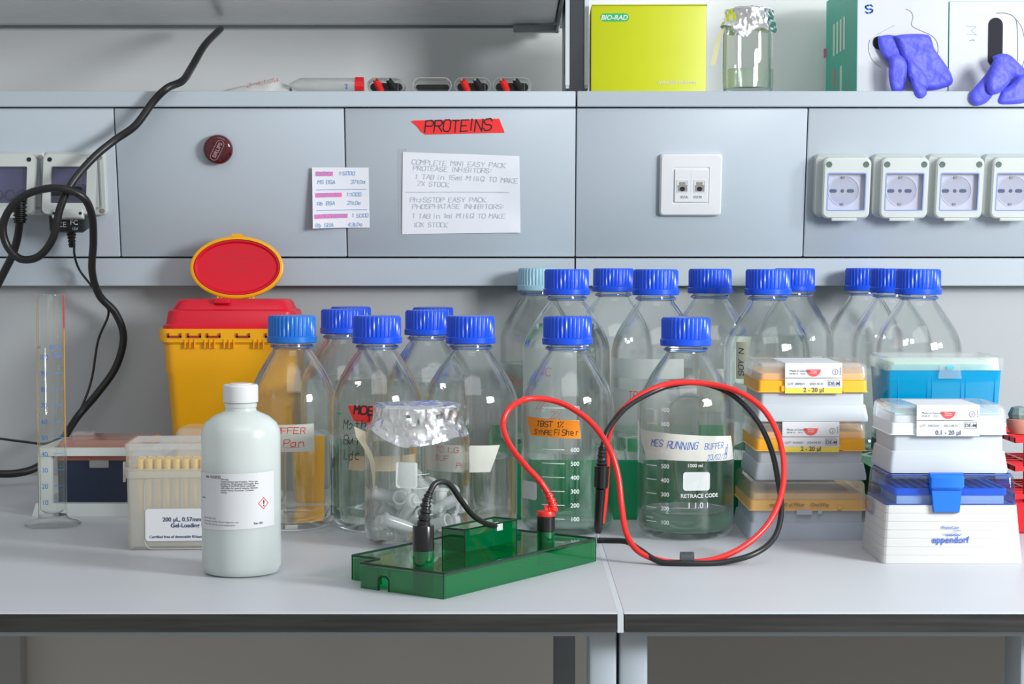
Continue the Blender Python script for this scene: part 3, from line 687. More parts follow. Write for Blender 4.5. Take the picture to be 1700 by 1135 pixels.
obj('lid', MB().loft([(rrect(0, 0, .050, .066, .005), zz - .018), (rrect(0, 0, .048, .064, .005), zz - .004), (rrect(0, 0, .042, .058, .005), zz)]), PP, ob)

# ------------------------------------------------------------------ gel-loading tip box
Yg = 1.778; ga = at(213, 914, Yg)
gt = thing('gel_tip_box', 'frosted clear box of yellow pipette tips with white label, behind the white bottle', 'tip box', (ga.x, Yg, 0), (0, 0, radians(3.5)))
gw, gd, gh = .120, .078, .106
zr = .083; tl = .002
obj('box_body', MB().loft([(rrect(gw / 2, gd / 2, gw - 2 * a, gd - 2 * a, .003), z) for a, z in ((.002, 0), (0, .003), (-.001, zr - .002), (.0006, zr - .002), (.0020, .004))] ), PPD, gt)
obj('body_rim', MB().ring(rrect(gw / 2, gd / 2, gw + .004, gd + .004, .004), rrect(gw / 2, gd / 2, gw - .002, gd - .002, .003), zr - .011, zr - .004), PP, gt)
obj('lid', MB().loft([(rrect(gw / 2, gd / 2, gw + .003 - 2 * a, gd + .003 - 2 * a, .003), z) for a, z in ((0, zr - .003), (0, gh - .001), (.001, gh), (.003, gh - .001), (.0025, zr - .003))]), PPC, gt)
obj('lid_rim', MB().ring(rrect(gw / 2, gd / 2, gw + .005, gd + .005, .003), rrect(gw / 2, gd / 2, gw, gd, .003), gh - .006, gh + .0005), PP, gt)
obj('tip_plate', box(.004, gw - .004, .004, gd - .004, zr - .010, zr - .006), pbr('amber_plate', (.85, .60, .12), .4), gt)
obj('hinge_tab', box(-.006, -.001, .01, .016, zr - .010, zr - .002).box(-.006, -.004, .01, .016, zr - .016, zr + .004), PPD, gt)
m = MB()
for xx in (.018, .035, .052, .068, .085): m.box(xx, xx + .0012, .004, .0055, .004, zr - .014)
obj('inner_ribs', m, PPD, gt)
obj('raised_panel', MB().ring(rrect(.066, .036, .100, .070, .008), rrect(.066, .036, .098, .068, .007), 0, .0008), PPD, gt, loc=(0, .0005, 0), rot=(pi / 2, 0, 0))
TIPM = mk('pipette_tip', MB().lathe([(.0012, -.045), (.0026, -.004), (.0033, 0), (.0037, .001), (.0037, .011), (.0030, .011), (.0028, 0)], 12), YTIP)
for ry in range(3):
    for rx in range(12):
        o = obj('pipette_tip', TIPM, YTIP, None)
        p = Matrix.Rotation(radians(3.5), 4, 'Z') @ Vector((.0105 + rx * .009, .011 + ry * .010, 0))
        o.location = (ga.x + p.x, Yg + p.y, zr - .004)
        tag(o, 'yellow pipette tip standing in the frosted gel tip box', 'pipette tip', 'yellow tips in the gel tip box')
lab = sheet(front(.017, -.0012, 0), rectuv(0, .095, .008, .040)); 
obj('paper_label', MB().loft([([(a + .062, b + .0255) for a, b in rrect(0, 0, .090, .032, .003)], 0), ([(a + .062, b + .0255) for a, b in rrect(0, 0, .090, .032, .003)], .0004)]), LABEL, gt, loc=(0, -.0006, 0), rot=(pi / 2, 0, 0))
i = Ink(); fn = front(0, -.0011, 0, .0002)
i.put(ptext('200 µL, 0.57mm Round', .0058, bold=.02), fn, .034, .0290); i.put(ptext('Gel-Loading Pipet Tips', .0058, bold=.02), fn, .042, .0230)
i.put(ptext('Certified free of detectable RNase, DNase, DNA', .0037, bold=.015), fn, .021, .0125); i.obj('printed_lettering', pbr('ink_navy', (.03, .05, .14), .6), gt)

# ------------------------------------------------------------------ sharps container
Yc = 2.235
sh = thing('sharps_container', 'yellow sharps container with red lid and open oval flap', 'sharps bin', (at(381, 700, Yc).x, Yc, 0))
X = lambda px, py=600, Y=Yc: at(px, py, Y).x - sh.location.x
zR = zf(546, Yc); zT2 = zf(500, Yc); dp = .11; cyy = .055
wt, wm, wbt = X(500) - X(262), X(492) - X(270), X(480) - X(282)
obj('container_body', MB().loft([(rrect(0, cyy, w, d, .014, 6), z) for w, d, z in
    ((wbt - .018, dp - .035, 0), (wbt - .016, dp - .033, .004), (wbt, dp - .020, zf(735, Yc)), (wm - .006, dp - .012, zf(623, Yc)), (wm - .002, dp - .009, zf(617, Yc)), (wm, dp - .006, zf(572, Yc)), (wt - .004, dp, zf(568, Yc)), (wt, dp, zf(562, Yc)), (wt, dp, zR))]), YEL, sh, smooth=30)
for px in (280, 313, 345, 394, 442):
    x = X(px)
    obj('clip', MB().box(x - .001, x + .016, -.002, .001, zf(560, Yc), zf(557, Yc)).box(x - .001, x + .001, -.002, .001, zf(560, Yc), zf(553, Yc)).box(x + .014, x + .016, -.002, .001, zf(560, Yc), zf(553, Yc)), pbr('clip_dark_red', (.35, .02, .01), .5), sh)
    m = MB()
    for q in range(3): m.box(x + .020 + q * .006, x + .0212 + q * .006, -.0015, .012, zf(578, Yc), zf(563, Yc))
    obj('rib', m, YEL, sh)
wl0, wl1 = X(495) - X(267), X(488) - X(274)
obj('lid', MB().loft([(rrect(0, cyy, w, d, .018, 6), z) for w, d, z in
    ((wl0, dp - .008, zR), (wl0, dp - .008, zf(541, Yc)), (wl0 - .006, dp - .012, zf(538, Yc)), (wl1, dp - .018, zf(518, Yc)), (wl1 - .002, dp - .020, zf(516, Yc)), (wl1 - .010, dp - .028, zf(514, Yc)),
     (wl1 - .012, dp - .030, zf(511, Yc)), (wl1 - .018, dp - .036, zf(502, Yc)), (wl1 - .024, dp - .042, zf(498, Yc)))]), REDLID, sh, smooth=25)
obj('lid_catch', MB().box(X(352), X(380), .012, .022, zf(505, Yc), zf(495, Yc), b=.002), REDLID, sh)
# open flap, leaning upright
fl = bpy.data.objects.new('flap', None); COL.objects.link(fl); fl.parent = sh; Yv = 2.340
fx, fz = at(393.5, 444, Yv).x - sh.location.x, zf(444, Yv); ra = (at(471, 444, Yv).x - at(316.5, 444, Yv).x) / 2; rb_ = (zf(392, Yv) - zf(496, Yv)) / 2
fl.location = (fx, Yv - Yc, fz); fl.rotation_euler = (pi / 2 - radians(8), 0, 0)
el = lambda a, b, n=64: [(a * cos(2 * pi * q / n), b * sin(2 * pi * q / n)) for q in range(n)]
obj('flap_rim', MB().loft([(el(ra, rb_), -.004), (el(ra, rb_), .003), (el(ra - .0015, rb_ - .0015), .004), (el(ra - .004, rb_ - .004), .004), (el(ra - .005, rb_ - .005), -.004)], close=True), YEL, fl)
obj('flap_disc', MB().loft([(el(ra - .005, rb_ - .005), -.003), (el(ra - .005, rb_ - .005), .003), (el(ra - .0065, rb_ - .0065), .003), (el(ra - .009, rb_ - .009), .0005), (el(.001, .001), .0005)]), REDLID, fl)
i = Ink()
for q, s_ in enumerate(('DO NOT FILL', 'ABOVE THE LINE. DO NOT TOUCH THE CONTENTS', 'CLOSE FIRMLY AFTER USE. KEEP UPRIGHT', 'ATTENTION', 'NO REACH INSIDE, NEVER FORCE', 'CLOSE THE LID WHEN FULL')): i.put(ptext(s_, .0026, 'CENTER'), face(0, .019 - q * .0062, .0007))
i.obj('embossed_text', pbr('lid_relief', (.55, .04, .05), .5), fl)
obj('flap_tab', box(-.007, .007, rb_ - .001, rb_ + .003, -.003, .004), YEL, fl)
for a in (-.024, -.019, -.0145, .0175, .022): obj('hinge', box(a - .0012, a + .0012, -rb_ - .011, -rb_ * .93 + .002, -.002, .002), YEL, fl)

# ------------------------------------------------------------------ green electrode lid
O = Vector((-.058, 1.521, 0)); ang = math.atan2(.193, .138)
eg = thing('electrode_lid', 'green transparent tank lid with red and black power leads on the bench', 'tank lid', O, (0, 0, ang))
# local: +x along long side, +y to the left (away from camera)
H = .0195; Lx, Wy, ni, nv = .237, .124, .026, .092
t_ = .0028
walls = [((0, 0), (Lx, 0)), ((Lx, 0), (Lx, Wy)), ((Lx, Wy), (ni, Wy)), ((ni, Wy), (ni, nv)), ((ni, nv), (0, nv))]
m = MB()
m.box(t_ + .0001, Lx, 0, t_, 0, H); m.box(Lx - t_, Lx, t_ + .0002, Wy, 0, H); m.box(ni, Lx - t_ - .0002, Wy - t_, Wy, 0, H); m.box(ni, ni + t_, nv + .0002, Wy - t_ - .0002, 0, H); m.box(0, ni, nv - t_, nv, 0, H)
# left end wall with an arched slot
m.box(0, t_, 0, .060, 0, H); m.box(0, t_, .072, nv - t_ - .0002, 0, H); m.box(0, t_, .0602, .0718, .0125, H)
obj('side_walls', m, GRNC, eg, smooth=0)
m = MB(); top = [(0, 0), (Lx, 0), (Lx, Wy), (ni, Wy), (ni, nv), (0, nv)]
m.loft([(top, H + .0001), (top, H + .0026)]); obj('top_plate', m, GRNTOP, eg, smooth=0)
m = MB(); HT = H + .0027; e_ = .0011
top3 = [(p[0], p[1], HT) for p in top]
for a, b in zip(top3, top3[1:] + top3[:1]): m.tube([a, b], e_, 6)
for p in (top[0], top[1], top[4], top[3], top[2]): m.tube([(p[0], p[1], 0.0006), (p[0], p[1], HT)], e_ * .55, 6)
m.tube([(0, .060, 0), (0, .060, .010), (0, .063, .0125), (0, .069, .0125), (0, .072, .010), (0, .072, 0)], .0009, 6)
obj('dark_rim', m, GRNRIM, eg)
# raised housing
b0, b1, v0, v1, hh = .099, .180, .052, .078, .0185
obj('raised_housing', MB().box(b0, b1, v0, v0 + .002, HT, HT + hh).box(b0, b1, v1 - .002, v1, HT, HT + hh).box(b0, b0 + .002, v0 + .0022, v1 - .0022, HT, HT + hh).box(b1 - .002, b1, v0 + .0022, v1 - .0022, HT, HT + hh).box(b0, b1, v0, v1, HT + hh + .0001, HT + hh + .0018), GRNC, eg, smooth=0)
m = MB(); q4 = [(b0, v0, HT + hh + .002), (b1, v0, HT + hh + .002), (b1, v1, HT + hh + .002), (b0, v1, HT + hh + .002)]
for a, b in zip(q4, q4[1:] + q4[:1]): m.tube([a, b], .0009, 6)
for p in q4: m.tube([(p[0], p[1], HT), p], .0007, 6)
obj('housing_rim', m, GRNRIM, eg)
obj('inner_shell', box(b0 + .004, b1 - .004, v0 + .004, v1 - .004, HT + .0002, HT + hh - .004), GRNC, eg, smooth=0)
obj('yellow_sticker', box(.150, .172, .082, .094, HT + .0002, HT + .0005), YELLAB, eg)
def plug(cx_, cy_, mat_boot, ground_h, name):
    m = MB().lathe([(.0085, 0), (.0085, ground_h), (.0098, ground_h + .001), (.0098, ground_h + .020), (.0088, ground_h + .022), (.0060, ground_h + .024), (0, ground_h + .024)], 32); return m
R3 = Matrix.Rotation(ang, 4, 'Z')
def toW(p): return O + (R3 @ Vector(p))
def toL(p): return R3.inverted() @ (Vector(p) - O)
# black plug
cxp, cyp = .0186, .0365
obj('plug_socket', MB().lathe([(.0082, .001), (.0092, .001), (.0092, HT + .014), (.0082, HT + .014)], 32, closed=True), GRNC, eg, loc=(cxp, cyp, 0))
zp = HT + .0145
obj('black_plug', MB().lathe([(0, 0.003), (.0078, 0.003), (.0078, zp), (.0094, zp), (.0094, zp + .020), (.0086, zp + .0215), (0, zp + .0215)], 32), BLACKG, eg, loc=(cxp, cyp, 0))
# boot with ridges follows the cable direction
def boot(pts, r0, r1, rings=6):
    path = catmull(pts, 12); n = len(path); m = MB(); rs = []
    for q in range(n):
        t = q / (n - 1); r_ = r0 + (r1 - r0) * t
        rs.append(r_ * (1.0 if int(t * rings * 2) % 2 == 0 or t < .12 else .80))
    m.tube(path, rs, 16); return m
PB = toW((cxp, cyp, zp + .020))
YB = PB.y
bp = [PB, at(706, 850, YB), at(708, 832, YB + .002), at(713, 818, YB + .004)]
obj('black_boot', boot([toL(p) for p in bp], .0060, .0035), BLACK, eg)
cabB = [bp[-1], at(722, 803, YB + .008), at(737, 799, YB + .016), at(750, 808, YB + .028), at(765, 830, YB + .045), at(785, 855, YB + .070), at(806, 868, YB + .095), at(824, 873, YB + .118)]
obj('black_lead', MB().tube([toL(p) for p in catmull(cabB, 8)], .0026, 12), BLACK, eg)
pe = toL(cabB[-1]); obj('lead_clip', box(pe.x - .003, pe.x + .006, pe.y - .003, pe.y + .003, pe.z - .004, pe.z + .003), OFFW, eg)
# red plug
cxr, cyr = .193, .0275
obj('plug_socket', MB().lathe([(.0074, .001), (.0084, .001), (.0084, HT + .010), (.0074, HT + .010)], 32, closed=True), GRNC, eg, loc=(cxr, cyr, 0))
zp2 = HT + .0105
obj('black_collar', MB().lathe([(0, .003), (.0070, .003), (.0070, zp2), (.0086, zp2), (.0086, zp2 + .014), (0, zp2 + .014)], 32), BLACKG, eg, loc=(cxr, cyr, 0))
obj('red_plug', MB().lathe([(0, zp2 + .014), (.0088, zp2 + .014), (.0090, zp2 + .016), (.0082, zp2 + .0185), (.0066, zp2 + .019), (0, zp2 + .019)], 32), RED, eg, loc=(cxr, cyr, 0))
PR = toW((cxr, cyr, zp2 + .018)); YR = PR.y
rp_ = [PR, at(917, 845, YR), at(915, 832, YR), at(909, 817, YR)]
obj('red_boot', boot([toL(p) for p in rp_], .0062, .0036), RED, eg)
def yl(py): return 1.70 + .118 * (937 - py) / 302.0
redp = [rp_[-1], at(895, 797, YR), at(870, 770, YR + .01), at(846, 738, YR + .03), at(835, 705, YR + .05), at(846, 678, YR + .06), at(875, 662, YR + .08), at(915, 664, YR + .085), at(950, 678, YR + .08),
        at(985, 705, YR + .07), at(1012, 745, 1.748), at(1026, 790, 1.742), at(1032, 840, 1.732), at(1040, 885, 1.715), at(1060, 915, 1.700), at(1100, 931, 1.695), at(1140, 933, 1.695), at(1190, 927, 1.695),
        at(1240, 903, 1.705), at(1280, 862, 1.722), at(1300, 805, 1.745), at(1297, 740, 1.768), at(1272, 685, 1.79), at(1230, 652, 1.80), at(1175, 637, 1.812), at(1115, 636, 1.812), at(1065, 655, 1.805), at(1025, 690, 1.80),
        at(1009, 728, 1.806), at(1008, 775, 1.812), at(1004, 830, 1.815), at(999, 868, 1.815)]
obj('red_lead', MB().tube([toL(p) for p in catmull(redp, 8)], .0029, 12), RED, eg)
blkp = [at(1000, 742, 1.79), at(1010, 712, 1.795), at(1040, 676, 1.80), at(1080, 652, 1.806), at(1120, 638, 1.816), at(1165, 636, 1.82), at(1215, 655, 1.808), at(1255, 695, 1.795), at(1280, 745, 1.778), at(1292, 800, 1.757),
        at(1297, 850, 1.735), at(1285, 893, 1.715), at(1250, 920, 1.695), at(1195, 935, 1.690), at(1140, 939, 1.687), at(1095, 932, 1.692), at(1062, 912, 1.703), at(1040, 899, 1.715), at(1010, 897, 1.725), at(992, 897, 1.728)]
blkp = [Vector((p.x, p.y, max(p.z, .0031))) for p in blkp]
obj('black_loop_lead', MB().tube([toL(p) for p in catmull(blkp, 8)], .0028, 12), BLACK, eg)
# cable band
c0, c1 = at(1130, 935.5, 1.69), at(1152, 935.5, 1.69)
m = MB().loft([([(c0.x + q * (c1.x - c0.x), 1.693 + a, .0068 + b) for a, b in rrect(0, 0, .014, .0115, .005)], 0) for q in (0, 1)])
m.v = [tuple(toL(v)) for v in m.v]; obj('cable_band', m, pbr('band_grey', (.05, .055, .065), .5), eg)
# black probe on the loop
Yp = 1.79
top_ = at(1000, 742, Yp); d0 = at(992, 884, 1.80)
pr_pts = [at(1000, 742, Yp), at(999, 775, Yp)]
obj('probe_boot', boot([toL(p) for p in pr_pts], .0040, .0062, 5), BLACK, eg)
m = MB().tube([toL(at(999, 774, Yp)), toL(at(999, 779, Yp)), toL(at(997.5, 808, 1.792)), toL(at(997, 811, 1.792))], [.0078, .0074, .0070, .0050], 24)
m.tube([toL(at(997, 811, 1.792)), toL(at(993.5, 870, 1.797)), toL(at(993, 881, 1.798)), toL(at(992.6, 885, 1.798))], [.0050, .0044, .0042, .0026], 24)
obj('black_probe', m, BLACKG, eg)
obj('probe_tip', MB().tube([toL(at(992.6, 884, 1.798)), toL(at(991, 906, 1.80))], [.0022, .0018], 12), STEEL, eg)

# ------------------------------------------------------------------ tip box stacks
def tipbox(label, x0, x1, y0, d, z0, h, split, mats, lidh, group=None, name='pipette_tip_box'):
    """mats: (lower, rack, lid); split=(lower top, rack top) as fractions of h"""
    w = x1 - x0; t = thing(name, label, 'tip box', ((x0 + x1) / 2, y0 + d / 2, z0), group=group)
    za, zb_ = h * split[0], h * split[1]
    zm = za * .55
    obj('box_body', MB().loft([(rrect(0, 0, w - 2 * a, d - 2 * a, .004), z) for a, z in ((-.0010, 0), (-.0012, .004), (.0012, zm), (.0018, zm + .0004), (.0030, zm + .0010), (.0030, za))]), mats[0], t, smooth=25)
    zc = za + (zb_ - za) * .62
    obj('tip_rack', MB().loft([(rrect(0, 0, w - 2 * a, d - 2 * a, .004), z) for a, z in ((-.001, za), (.0, za + .001), (.0004, zc), (.0026, zc + .0006), (.0030, zb_))]), mats[1], t, smooth=25)
    obj('lid', MB().loft([(rrect(0, 0, w - 2 * a, d - 2 * a, .005), z) for a, z in ((-.0002, zb_ - (zb_ - za) * .34), (.0008, h - .004), (.002, h - .0015), (.005, h), (.0062, h - .0015), (.003, h - .004), (.0018, zb_ - (zb_ - za) * .34))]), mats[2], t, smooth=25)
    for q in (-.27, .27): obj('latch', box(q * w - .002, q * w + .002, -d / 2 - .0018, -d / 2 - .0002, za + .001, za + (zb_ - za) * .35), mats[1], t)
    return t, za, zb_
def wraplabel(t, d, h, cx_, w, zl0, zl1, zsplit, yel, vol, lot, dat, off=.0022):
    y = -d / 2 - off
    m = MB(); m.box(cx_ - w / 2, cx_ + w / 2, y, y + .0004, zl1 - (zl1 - zl0) * .48, zl1); m.box(cx_ - w / 2, cx_ + w / 2, y, y + d * .8, zl1, zl1 + .0004)
    obj('paper_label', m, LABEL, t)
    m = MB(); m.box(cx_ - w / 2, cx_ + w / 2, y - .0003, y + .0002, zsplit, zl1 - (zl1 - zl0) * .50); obj('seal_label', m, LABEL, t)
    m = MB(); m.box(cx_ - w / 2, cx_ + w / 2, y - .0003, y + .0002, zl0, zsplit - .0001); obj('volume_strip', m, yel, t)
    fn = front(0, y - .0004, 0, .0002); i = Ink(); H_ = zl1 - zl0
    i.put(ptext(vol, H_ * .20, 'CENTER', .025), fn, cx_, zl0 + H_ * .05); i.put(ptext('DE-M', H_ * .16, 'CENTER', .02), fn, cx_ + w * .36, zsplit + H_ * .10)
    x_, z_, ww, hh_ = cx_ + w * .255, zsplit + H_ * .06, w * .20, H_ * .20
    for a, b, c, d_ in ((x_, x_ + ww, z_, z_ + .0003), (x_, x_ + ww, z_ + hh_, z_ + hh_ + .0003), (x_, x_ + .0003, z_, z_ + hh_), (x_ + ww, x_ + ww + .0003, z_, z_ + hh_)): i.put(rectuv(a, b, c, d_), fn)
    i.put(ptext(lot, H_ * .10), fn, cx_ - w * .32, zsplit + H_ * .11); i.put(ptext(dat, H_ * .10), fn, cx_ - w * .07, zsplit + H_ * .11); i.put(ptext('LOT', H_ * .10), fn, cx_ - w * .45, zsplit + H_ * .11)
    fn2 = front(0, y, 0, .0003)
    i.put(ptext('Made in Germany', H_ * .10), fn2, cx_ - w * .42, zl1 - H_ * .28); i.put(ptext('09-08-19    14:52', H_ * .075), fn2, cx_ - w * .42, zl1 - H_ * .37); i.put(ptext('2', H_ * .12, 'CENTER'), fn2, cx_ + w * .38, zl1 - H_ * .33); i.put(ptext('8 pieces', H_ * .075), fn2, cx_ + w * .48, zl1 - H_ * .38, rot=pi / 2)
    cr = H_ * .085; i.put(([(cx_ + w * .38 + cr * (1 + o) * cos(a), zl1 - H_ * .285 + cr * (1 + o) * sin(a)) for o in (0, .15) for a in [2 * pi * q / 20 for q in range(20)]], [(q, (q + 1) % 20, 20 + (q + 1) % 20, 20 + q) for q in range(20)]), fn2)
    i.obj('printed_lettering', INKD, t)
    i = Ink(); R_ = H_ * .24; i.put(([(cx_ + R_ * cos(a), zl1 - H_ * .20 + R_ * sin(a)) for a in [pi + pi * q / 16 for q in range(17)]], [tuple(range(17))]), fn2)
    i.obj('round_red_seal', pbr('seal_red', (.78, .09, .09), .5), t)
    i = Ink(); i.put(ptext('PCR clean', H_ * .055, 'CENTER', .02), front(0, y, 0, .0005), cx_, zl1 - H_ * .27); i.put(ptext('and sterile', H_ * .05, 'CENTER', .02), front(0, y, 0, .0005), cx_, zl1 - H_ * .33); i.obj('seal_lettering', LABEL, t)
X1 = .2537; Y1 = 1.853
x1r = at(1440, 700, Y1).x
# bottom white box
bx, za, zb_ = tipbox('large pale grey tip box with orange rack, bottom of the orange stack', .2445, x1r - .002, 1.846, .130, 0, .0610, (.50, .78), (GREYB, ORPALE, PPC), .02)
obj('tip_holes', MB().box(-.045, .045, -.045, .045, zb_ + .0002, zb_ + .0012), pbr('brown_amber', (.45, .25, .08), .6), bx)
m = MB().box(-.012, .004, -.0672, -.0652, za - .004, za + .001).box(-.028, -.024, -.0672, -.0652, za - .003, za + .001).box(.010, .014, -.0672, -.0652, za - .003, za + .001); obj('latch', m, PPW, bx)
i = Ink(); i.put(ptext('epp  200 µl Filter    OneWay', .0052, bold=.02), front(0, -.0665, 0), -.040, za + .0045); i.obj('printed_lettering', pbr('print_brown', (.35, .22, .10), .6), bx)
for (z0, lab_, dat, lot, dx) in ((.0612, 'orange tip box in the middle of its stack, second yellow striped label from the top', '2024-04-30', 'H181631', .0012), (.1217, 'orange tip box on top of the stack beside the cable loop', '2023-10-31', 'J084651', 0)):
    tb, za, zb_ = tipbox(lab_, X1 - .001 - dx, x1r - dx, Y1, .118, z0, .0600, (.50, .82), (PPW, ORANGE, PPC), .02, 'two orange tip boxes with volume labels')
    obj('tip_base_bottom', box(-.054, .054, -.055, .055, .0002, .002), PPW, tb)
    wraplabel(tb, .118, .06, at(1350, 640, Y1).x - tb.location.x - dx * 2, .0585, za - .0010, .0598, za + .0045, YELLAB, '2 - 20 µl', lot, dat)
# cyan box and what carries it
Yb = 1.935
xl, xr_ = at(1473, 640, Yb).x, at(1664, 640, Yb).x; zt = zf(592, Yb); zq = zf(745, Yb)
cb0, a_, b_ = tipbox('navy tip box with clear lid, hidden under the cyan box', xl + .001, xr_ - .004, Yb + .002, .092, 0, zf(688, Yb), (.62, .80), (NAVY, pbr('navy_rack', (.02, .035, .10), .4), PPC), .02)
zc0 = zf(688, Yb) + .0003; hcb = zt - zc0
cb = thing('cyan_tip_box', 'tall cyan transparent tip box with teal rack and frosted clear lid', 'tip box', ((xl + xr_) / 2, Yb + .048, zc0))
w = xr_ - xl; d = .096; zl_ = zf(613, Yb) - zc0
obj('box_body', MB().loft([(rrect(0, 0, w - 2 * a, d - 2 * a, .004), z) for a, z in ((.004, 0), (.003, .002), (.0005, zl_ - .001), (.0022, zl_ - .001), (.005, .003))]), CYANC, cb, smooth=25)
m = MB().box(-w / 2 + .006, w / 2 - .006, -d / 2 + .006, d / 2 - .006, zl_ - .010, zf(606, Yb) - zc0); obj('tip_rack', m, TEAL, cb)
obj('tip_tops', MB().box(-w / 2 + .009, w / 2 - .009, -d / 2 + .009, d / 2 - .009, zf(606, Yb) - zc0 + .0002, zf(602, Yb) - zc0), pbr('pale_green_tips', (.55, .78, .66), .5), cb)
obj('lid', MB().loft([(rrect(0, 0, w + .003 - 2 * a, d + .003 - 2 * a, .004), z) for a, z in ((0, zl_ - .001), (0, hcb - .002), (.002, hcb), (.004, hcb - .0015), (.0018, zl_ - .001))]), PP, cb, smooth=25)
obj('latch', MB().loft([([(-.0125, 0), (.0125, 0), (.0105, .0145), (-.0105, .0145)][::1], 0), ([(-.0125, 0), (.0125, 0), (.0105, .0145), (-.0105, .0145)], .0012)]), PPC, cb, loc=(at(1576, 620, Yb).x - cb.location.x, -d / 2 - .0022, zf(628, Yb) - zc0), rot=(pi / 2, 0, 0))
obj('latch_stud', box(-.004, .004, -.0016, .0, 0, .003), pbr('stud_blue', (.05, .45, .75), .4), cb, loc=(at(1576, 612, Yb).x - cb.location.x, -d / 2 - .0024, zf(612, Yb) - zc0))
for q in range(3):
    xq = -w / 2 + .012 + q * .036
    obj('raised_panel', MB().ring(rrect(xq + .016, .022, .032, .044, .004), rrect(xq + .016, .022, .0305, .0425, .0035), 0, .0006), CYANC, cb, loc=(0, -d / 2 + .0015, 0), rot=(pi / 2, 0, 0))
# blue lidded reload box
Ye = 1.701
e0, e1 = .3505, .4845; wE = e1 - e0
ep = thing('reload_tip_box', 'white ribbed tip box with transparent blue lid and blue clasp', 'tip box', ((e0 + e1) / 2, Ye, 0))
h1, h2 = zf(838, Ye + .006), zf(788, Ye + .010)
hw = wE / 2; dE = .104
n_r = 7
secs = []
def esec(z, dx=0): 
    t = z / h2; return [(x, y) for x, y in rrect(0, dE / 2, wE - .012 * t - 2 * dx, dE - .020 * t - 2 * dx, .006)]
for q in range(n_r):
    z0_, z1_ = h1 * q / n_r, h1 * (q + 1) / n_r
    secs += [(esec(z0_, .0004), z0_), (esec(z0_ + .0005), z0_ + .0005), (esec(z1_ - .0004), z1_ - .0004), (esec(z1_, .0004), z1_)]
obj('ribbed_base', MB().loft(secs), pbr('ivory_white_plastic', (.58, .58, .57), .42, var=.01), ep, smooth=20)
obj('lid', MB().loft([(esec(h1, 0), h1 + .0003), (esec(h2 - .003), h2 - .003), (esec(h2 - .001, .001), h2 - .001), (esec(h2, .004), h2), (esec(h2 - .002, .006), h2 - .002), (esec(h2 - .004, .002), h2 - .004), (esec(h1, .002), h1 + .0003)]), BLUEC, ep, smooth=25)
m = MB().ring(esec(h1, -.0003), esec(h1, .0022), h1 + .0001, h1 + .0010); m.ring(esec(h2, .0015), esec(h2, .0035), h2 - .0012, h2 + .0002); obj('lid_edge', m, BLUERIM, ep)
obj('side_lid_flank', MB().loft([([(0, .030), (0, .038), (0, .060), (0, .080), (0, .092), (0, .098), (0, .098), (0, .030)][::1], 0)][:1] , cap=(False, False)) if False else MB().box(-hw + .0005, -hw + .0012, .050, .098, h1 - .016, h1 - .0002), BLUEC, ep)
obj('tip_rack', MB().box(-hw + .016, hw - .016, .012, .086, h1 + .0004, h1 + .0085), GREYLAB, ep)
m = MB().loft([(rrect(0, .050, wE - .026, .078, .004), h1 + .0087), (rrect(0, .050, wE - .026, .078, .004), h1 + .0150)]); obj('rack_plate', m, BLUEP, ep)
m = MB()
for a in range(12):
    for b in range(8):
        x, y = -.0495 + a * .009, .0185 + b * .009
        m.loft([([(x + .0028 * cos(c), y + .0028 * sin(c)) for c in [2 * pi * q / 10 for q in range(10)]], h1 + .0151), ([(x + .0028 * cos(c), y + .0028 * sin(c)) for c in [2 * pi * q / 10 for q in range(10)]], h1 + .0153)])
o = obj('tip_holes', m, pbr('deep_blue_hole', (.003, .02, .16), .6), ep); o['kind'] = 'stuff'
cxl = at(1573, 820, Ye).x - ep.location.x
m = MB().loft([([(a + cxl, b) for a, b in ((-.0125, .0), (.0125, .0), (.0165, .034), (.0165, .038), (-.0165, .038), (-.0165, .034))], 0), ([(a + cxl, b) for a, b in ((-.0120, .001), (.0120, .001), (.0155, .034), (.0155, .037), (-.0155, .037), (-.0155, .034))], .0035)])
obj('clasp', m, BLUEP, ep, loc=(0, .0045, h1 - .007), rot=(pi / 2 - .08, 0, 0))
obj('clasp_ridge', box(cxl - .0160, cxl + .0160, -.003, .002, h1 + .0150, h1 + .0290, b=.003), BLUEP, ep, loc=(0, .002, 0))
i = Ink(); fn = front(at(1579, 900, Ye).x - ep.location.x, .0, 0, .0006, slope=10 / 83 * 0 + .10)
i.put(ptext('eppendorf', .0084, 'CENTER', .016), fn, 0, zf(901, Ye)); i.put(ptext('PhysioCare', .0036, 'CENTER', .01), fn, 0, zf(878, Ye)); i.put(ptext('concept', .0022, 'CENTER'), fn, .006, zf(882, Ye))
for q in range(4):
    i.put(([(-.009 + q * .0035, zf(886 - q, Ye)), (-.002 + q * .0035, zf(890, Ye)), (.001 + q * .0035, zf(888 - q, Ye)), (-.002 + q * .0035, zf(888.5, Ye))], [(0, 1, 2, 3)]), fn)
i.obj('printed_logo', INKB, ep)
# white 0.1-20 box
Yw = 1.722; wa, wr = at(1478, 740, Yw).x, at(1672, 740, Yw).x
zW = h2 + .0006
tw, za, zb_ = tipbox('white tip box with grey striped label, on the blue lidded box', wa, wr, Yw, .088, zW, zf(672, Yw) - zW, (.56, .84), (PPW, pbr('white_rack', (.70, .75, .78), .4), PPC), .02)
wraplabel(tw, .088, .06, at(1573, 700, Yw).x - tw.location.x, .0600, za - .001, zf(672, Yw) - zW - .0002, za + .0048, GREYLAB, '0.1 - 20 µl', 'D052321', '2023-08-31')
tpp = box(-.050, .050, -.036, .036, zb_ + .0003, zb_ + .002); obj('tip_tops', tpp, pbr('pale_cyan', (.45, .70, .75), .5), tw)

